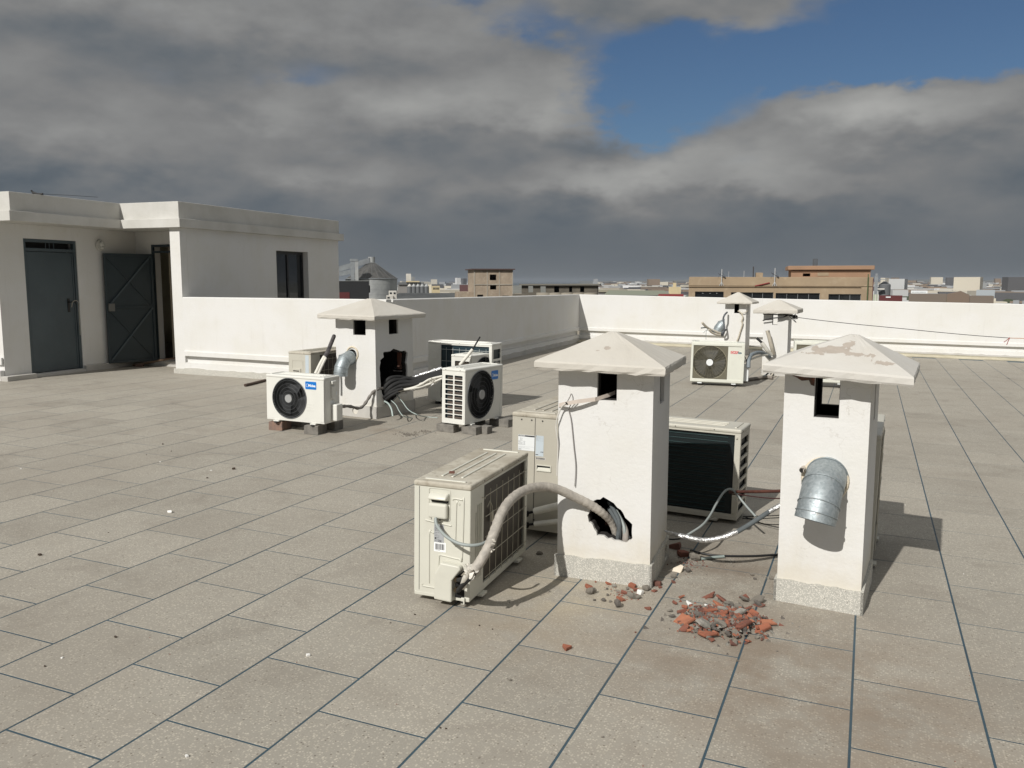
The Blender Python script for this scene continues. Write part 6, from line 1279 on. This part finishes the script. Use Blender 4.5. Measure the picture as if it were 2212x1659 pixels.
for i, (a, c, t_) in enumerate(((788,993,311), (1046,1350,316), (1366,1683,320), (1745,1978,326))):
    wb = T.box('window', u(a) , u(c), v(t_ + 1.2), v(t_ + 3.0), mat('alu_frame', (.5,.52,.53), .4, metal=.3), .12, .18); k = int((c - a) / 75)
    for j in range(k + 1): xx = a + 1 + (c - a - 3) * j / k; T.box('mullion', u(xx), u(xx + 1.5), v(t_ + 3.1), v(t_ + 70), MATS['alu_frame'] if i != 0 else m_open, .12, .17, wb)
    T.box('pane', u(a + .5), u(c - .5), v(t_ + 3), v(t_ + 70), gl, .2, .22, wb)
for x in (893, 842, 942): T.box('lamp_spot', u(x), u(x + 4), v(323), v(326), m_lab0 if False else k_lab, .08, .11)
T.box('string_course', u(742), u(1975), v(274), v(277), m_tan, -.10, -.001); T.box('drain_pipe', u(2018), u(2024), v(185), None, mat('green_pipe', (.07,.10,.04), .8), -.22, -.10); T.box('red_edge', u(2057), u(2062), v(215), None, mat('dark_red_edge', (.08,.015,.015), .8), -.12, -.065)
b = MB(); p = [onY(*cm_(1215, 270), 60)]; xx0, zz0, xx1, zz1 = T.X(u(1215)), T.Z(v(270)), T.X(u(1320)), T.Z(v(246)); b.tube([(xx0, -.12, zz0), (xx1, -.12, zz1)], .05, 5); b.build('red_bar', mat('red_bar_paint', (.2,.02,.02), .7), T.o)
b = MB(); b.add([(T.X(u(1978)), -.14, T.Z(v(277))), (T.X(u(1985)), -.14, T.Z(v(330))), (T.X(u(1976)), -.14, T.Z(v(330))), (T.X(u(1973)), -.14, T.Z(v(278)))], [(0,1,2,3)]); b.build('damp_stain', m_tan, T.o) if False else None
# penthouse
x2, x3 = T.X(u(1476)), T.X(u(2054)); b = MB(); b.plate([(x2, T.Z(v(262))), (x3, T.Z(v(262))), (x3, T.Z(v(152))), (x2, T.Z(v(152)))], [[(T.X(u(1562)), T.Z(v(199))), (T.X(u(1616)), T.Z(v(199))), (T.X(u(1616)), T.Z(v(177))), (T.X(u(1562)), T.Z(v(177)))]], .25, Matrix.Translation((0, 1.2, 0))); ph = b.build('penthouse', m_or, T.o)
b = MB(); b.box(x2, 1.46, T.Z(v(262)), x2 + .25, 6, T.Z(v(152))); b.box(x3 - .25, 1.46, T.Z(v(262)), x3, 6, T.Z(v(152))); b.box(x2 + .26, 5.8, T.Z(v(262)), x3 - .26, 6, T.Z(v(152))); b.build('side_wall', m_or, ph)
b = MB(); b.box(x2 - .25, .95, T.Z(v(151.5)), x3 + .25, 6.3, T.Z(v(122))); b.build('roof_band', m_or, ph, bevel=.03); b = MB(); b.box(x2 - .02, 1.1, T.Z(v(163)), x3 + .02, 1.195, T.Z(v(157))); b.build('moulding', m_or, ph)
T.box('patch', u(1668), u(1750), v(172), v(196), m_tan, 1.17, 1.195)
def mast(label, x, y0_, y1_, yb, dish=None, name='antenna', cat='antenna', grp='antennas on the tan building', r_=.035):
    o = empty(name, tuple(T.o.matrix_world @ Vector((T.X(u(x)), yb, T.Z(v(y0_))))), T.rz); tag(o, label, cat, grp); h = T.Z(v(y1_)) - T.Z(v(y0_)); b = MB(); b.tube([(0,0,0), (0,0,h)], r_, 6); b.build('mast', mat('pale_steel', (.55,.56,.56), .5, metal=.3), o)
    if dish:
        b = MB(); b.tube([(-.28, 0, h*.74), (.28, 0, h*.50)], .05, 6, rf=lambda t, i: .05 if i else .02); b.build('boom', mat('dark_boom', (.05,.05,.055), .6), o)
        for k in (-1, 1): b = MB(); b.tube([(0, 0, h*.25), (k*.16, 0, 0)], .02, 5); b.build('strut', MATS['pale_steel'], o)
        b = MB(); b.tube([(0, 0, h*.85), (-.3, 0, h*.45)], .006, 4); b.tube([(0, 0, h*.85), (.3, 0, h*.5)], .006, 4); b.build('stay', k_black, o)
    return o
bpy.context.view_layer.update()
mast('antenna mast with dark boom standing at the left of the tan building', 976, 268, 146, -.15, True)
mast('antenna mast with dark boom standing below the penthouse end of the tan building', 1355, 270, 139, -.15, True)
mast('thin pale aerial on the terrace of the tan building', 1133, 262, 155, 3, None, r_=.02); mast('dark upright pole on the terrace of the tan building', 1201, 262, 125, 1.5, None, name='pole', cat='pole', grp=None, r_=.05).children[0].data.materials[0] = mat('dark_pole', (.05,.045,.045), .8)
mast('faint aerial between the two masts of the tan building', 1017, 262, 158, 4, None, r_=.015)
o = T.box('roof_tank', u(1218), u(1273), v(171), v(262), m_tan, 2, 3); o2 = T.box('chimney_stub', u(1222), u(1262), v(168), v(171), m_mid2, 2.1, 2.9)
o = empty('lattice_mast', tuple(T.o.matrix_world @ Vector((T.X(u(1660)), 3, T.Z(v(122))))), T.rz); tag(o, 'short dark lattice mast on the penthouse roof', 'mast'); h = T.Z(v(68)) - T.Z(v(122)); w_ = .16
for k in (-1, 1): b = MB(); b.box(k*w_ - .02, -.02, 0, k*w_ + .02, .02, h); b.build('upright', mat('dark_lattice', (.05,.05,.05), .7), o)
for k in range(7): b = MB(); b.box(-w_ + .021, -.015, h*k/7 + .05, w_ - .021, .015, h*k/7 + .09); b.build('rung', MATS['dark_lattice'], o)
# --- works and sheds right of the tan building
u = lambda x: c3_(x, 0)[0]; v = lambda y: c3_(0, y)[1]
T = Blk('grey_silo', 'grey storage silo with ladder tower right of the tan building', 'silo', 500, u(700)); rr = (T.X(u(765)) - T.X(u(640))) / 2; b = MB(); b.cyl((0, rr, 0), (0, rr, T.Z(v(322))), rr, n=24, caps=False); b.build('tank', mat('grey_tank', (.12,.125,.13), .8), T.o); b = MB(); b.cyl((0, rr, T.Z(v(322))), (0, rr, T.Z(v(285))), rr, rr*.2, 24, True, False); b.build('cone', mat('grey_tank', (.12,.125,.13), .8), T.o)
T.box('tower', u(595), u(628), v(232), None, m_steel, -3, 0); T.box('tower_top', u(600), u(622), v(205), v(231), m_steel, -2.5, -.5); T.box('catwalk', u(628.5), u(718), v(263), v(270), m_steel, -2, 0); T.box('bracket', u(628.5), u(700), v(360), v(372), m_pale, -3, -1)
T = Blk('red_container', 'row of dark red containers just above the parapet at the right', 'container', 160, u(760)); T.box('box', u(650), u(889), v(436), None, m_maroon, 0, 3); T.box('stripe', u(718), u(768), v(446), v(458), k_lab, -.06, -.01)
T = Blk('white_container', 'white and green striped box beside the dark red containers', 'container', 150, u(608))
for i in range(5): T.box('stripe_panel', u(575 + 14*i), u(575 + 14*i + 13.5), v(426), None, m_pale if i % 2 == 0 else mat('sage_panel', (.33,.38,.27), .8), 0, 3)
T = Blk('brown_barn', 'brown gabled barn seen over the parapet at the right', 'barn', 260, u(1460)); b = MB(); x0, xm, x1 = T.X(u(1348)), T.X(u(1490)), T.X(u(1584)); b.plate([(x0, 0), (x1, 0), (x1, T.Z(v(432))), (xm, T.Z(v(392))), (x0, T.Z(v(424)))], [], 14, Matrix.Identity(4)); b.build('wall', mat('barn_brown', (.17,.125,.095), .9), T.o)
T = Blk('dark_sheds', 'long dull brown sheds in the middle distance at the right', 'shed', 330, u(1190)); T.box('wall', u(955), u(1345), v(420), None, mat('dull_brown', (.16,.13,.105), .9), 0, 14); T.box('wall', u(1590), u(1840), v(438), None, MATS['dull_brown'], 2, 14)
T = Blk('white_hall', 'long white hall with a row of windows in the town at the right', 'building', 620, u(1060)); T.box('wall', u(975), u(1146), v(385), None, k_lab, 0, 20)
for i in range(11): T.box('window', u(988 + 13*i), u(994 + 13*i), v(398), v(404), m_win, -.1, -.01)
T = Blk('grey_hall', 'pale grey metal hall in the town at the far right', 'building', 560, u(1745)); T.box('wall', u(1650), u(1842), v(378), None, mat('pale_metal_wall', (.34,.37,.39), .8), 0, 20)
T = Blk('cream_villa', 'cream coloured villa tower in the town left of the tan building', 'house', 420, 1452); T.box('wall', 1440, 1466, 620, None, m_beige, 0, 8); T.box('turret', 1449, 1456, 611, 620, m_beige, 2, 4)
# --- the town: nearer houses one by one, the rest as a mass
rt = random.Random(77); pal = [mat('town_white', (.46,.465,.46), .9), mat('town_cream', (.52,.48,.40), .9), mat('town_grey', (.27,.28,.29), .9), mat('town_dark', (.10,.10,.105), .9), mat('town_brown', (.22,.17,.13), .9), mat('town_bright', (.6,.6,.6), .9)]
spots = []
for i in range(64):
    uu = rt.uniform(1885, 2240) if i % 3 else rt.uniform(1290, 1480); d = rt.uniform(430, 1500); spots.append((uu, d))
for i, (uu, d) in enumerate(spots):
    p = far(uu, d); a = -math.atan2(p.x, p.y) + rt.uniform(-.5, .5); w, dp_, h = rt.uniform(8, 24), rt.uniform(8, 16), rt.uniform(5, 10) if d < 900 else rt.uniform(6, 13)
    zlim = zrow(p.x, p.y, 622) - GZ; h = min(h, max(3, zlim)); o = empty('town_house', (p.x, p.y, GZ), a); m_ = pal[rt.choice((0,0,0,1,2,5,4,0))]
    reg = 'left of the tan building' if uu < 1700 else 'just right of the tan building' if uu < 1970 else 'at the far right' if uu > 2100 else 'behind the brown sheds'
    tag(o, f"{ {0: 'white', 1: 'cream', 2: 'grey', 3: 'dark', 4: 'brown', 5: 'bright white'}[pal.index(m_)]} flat-roofed house {reg} in the {'near' if d < 700 else 'middle' if d < 1050 else 'far'} town", 'house', 'houses of the town beyond the parapet'); b = MB(); b.box(-w/2, 0, 0, w/2, dp_, h); b.build('wall', m_, o)
    if rt.random() < .6: b = MB(); b.box(-w*.2, 2, h + .01, w*.15, 5, h + rt.uniform(1.5, 2.6)); b.build('roof_hut', m_, o)
    for k in range(int(w / 4)): b = MB(); x_ = -w/2 + 1.2 + k*3.6; b.box(x_, -.06, h - 2.4, x_ + 1.3, -.01, h - 1.1); b.build('window', m_win, o)
for mi, m_ in enumerate(pal):
    b = MB()
    for i in range(380 if mi != 5 else 150):
        uu = rt.uniform(1875, 2420) if i % 5 else rt.uniform(1280, 1500)
        if i % 29 == 0: uu = rt.uniform(860, 1030)
        d = 700 * math.exp(rt.uniform(0, 2.1)); p = far(uu, d); w = rt.uniform(8, 30) * (1 + d/6000); h = rt.uniform(4, 12) * (1 + d/9000)
        if i % 31 == 0: h *= 1.9; w *= .6
        M = Matrix.Translation((p.x, p.y, GZ)) @ RZ(-math.atan2(p.x, p.y) + rt.uniform(-.6, .6)); b.box(-w/2, 0, 0, w/2, rt.uniform(8, 20), h, M)
    b.build('distant_town', m_, kind='stuff')
m_tree = mat('town_trees', (.035,.05,.025), .95, (.05,.06,.03), nscale=.1); b = MB()
for i in range(420):
    uu = rt.uniform(1880, 2400) if i % 4 else rt.uniform(1290, 1480); d = 600 * math.exp(rt.uniform(0, 1.8)); p = far(uu, d); s_ = rt.uniform(2.5, 6)
    for k in range(3):
        q = p + Vector((rt.uniform(-s_, s_)*1.5, rt.uniform(-s_, s_), GZ + s_*rt.uniform(.5, 1))); n_ = 6; rg = [[q + Vector((s_*f*cos(2*pi*j/n_ + k), s_*f*sin(2*pi*j/n_ + k), z_*s_)) for j in range(n_)] for f, z_ in ((.5, -.6), (1, -.1), (.85, .4), (.3, .75))]; b.rings(rg, smooth=False)
b.build('distant_trees', m_tree, kind='stuff')
# low hills on the skyline at the right
b = MB(); vs = []; n = 60
for i in range(n + 1):
    uu = 1250 + 1300 * i / n; p = far(uu, 9000); hgt = 22 + 26 * max(0, noise.noise((i*.13, 2.2, 0))) + 10*noise.noise((i*.5, 0, 1)) + 14 * max(0, (uu - 1850) / 600); vs += [(p.x, p.y, GZ), (p.x*1.12, p.y*1.12, GZ + hgt), (p.x*1.4, p.y*1.4, GZ)]
b.add(vs, [f for i in range(n) for f in ((3*i, 3*i+3, 3*i+4, 3*i+1), (3*i+1, 3*i+4, 3*i+5, 3*i+2))], None, True); b.build('hills', mat('hazy_hill', (.10,.105,.095), .95, (.16,.155,.13), nscale=.002, coords='World'), kind='structure')
# --- air
HZ = True
if HZ:
    hz_m = bpy.data.materials.new('haze'); hz_m.use_nodes = True; t = NT(hz_m.node_tree); t.n.clear(); out = t.new('ShaderNodeOutputMaterial'); pv = t.new('ShaderNodeVolumePrincipled')
    pv.inputs['Color'].default_value = (.46, .51, .58, 1); pv.inputs['Density'].default_value = 7e-5; t.l.new(pv.outputs[0], out.inputs['Volume'])
    b = MB(); b.box(-15500, -15500, GZ - 1, 15500, 15500, 42); b.build('haze', hz_m, kind='stuff')
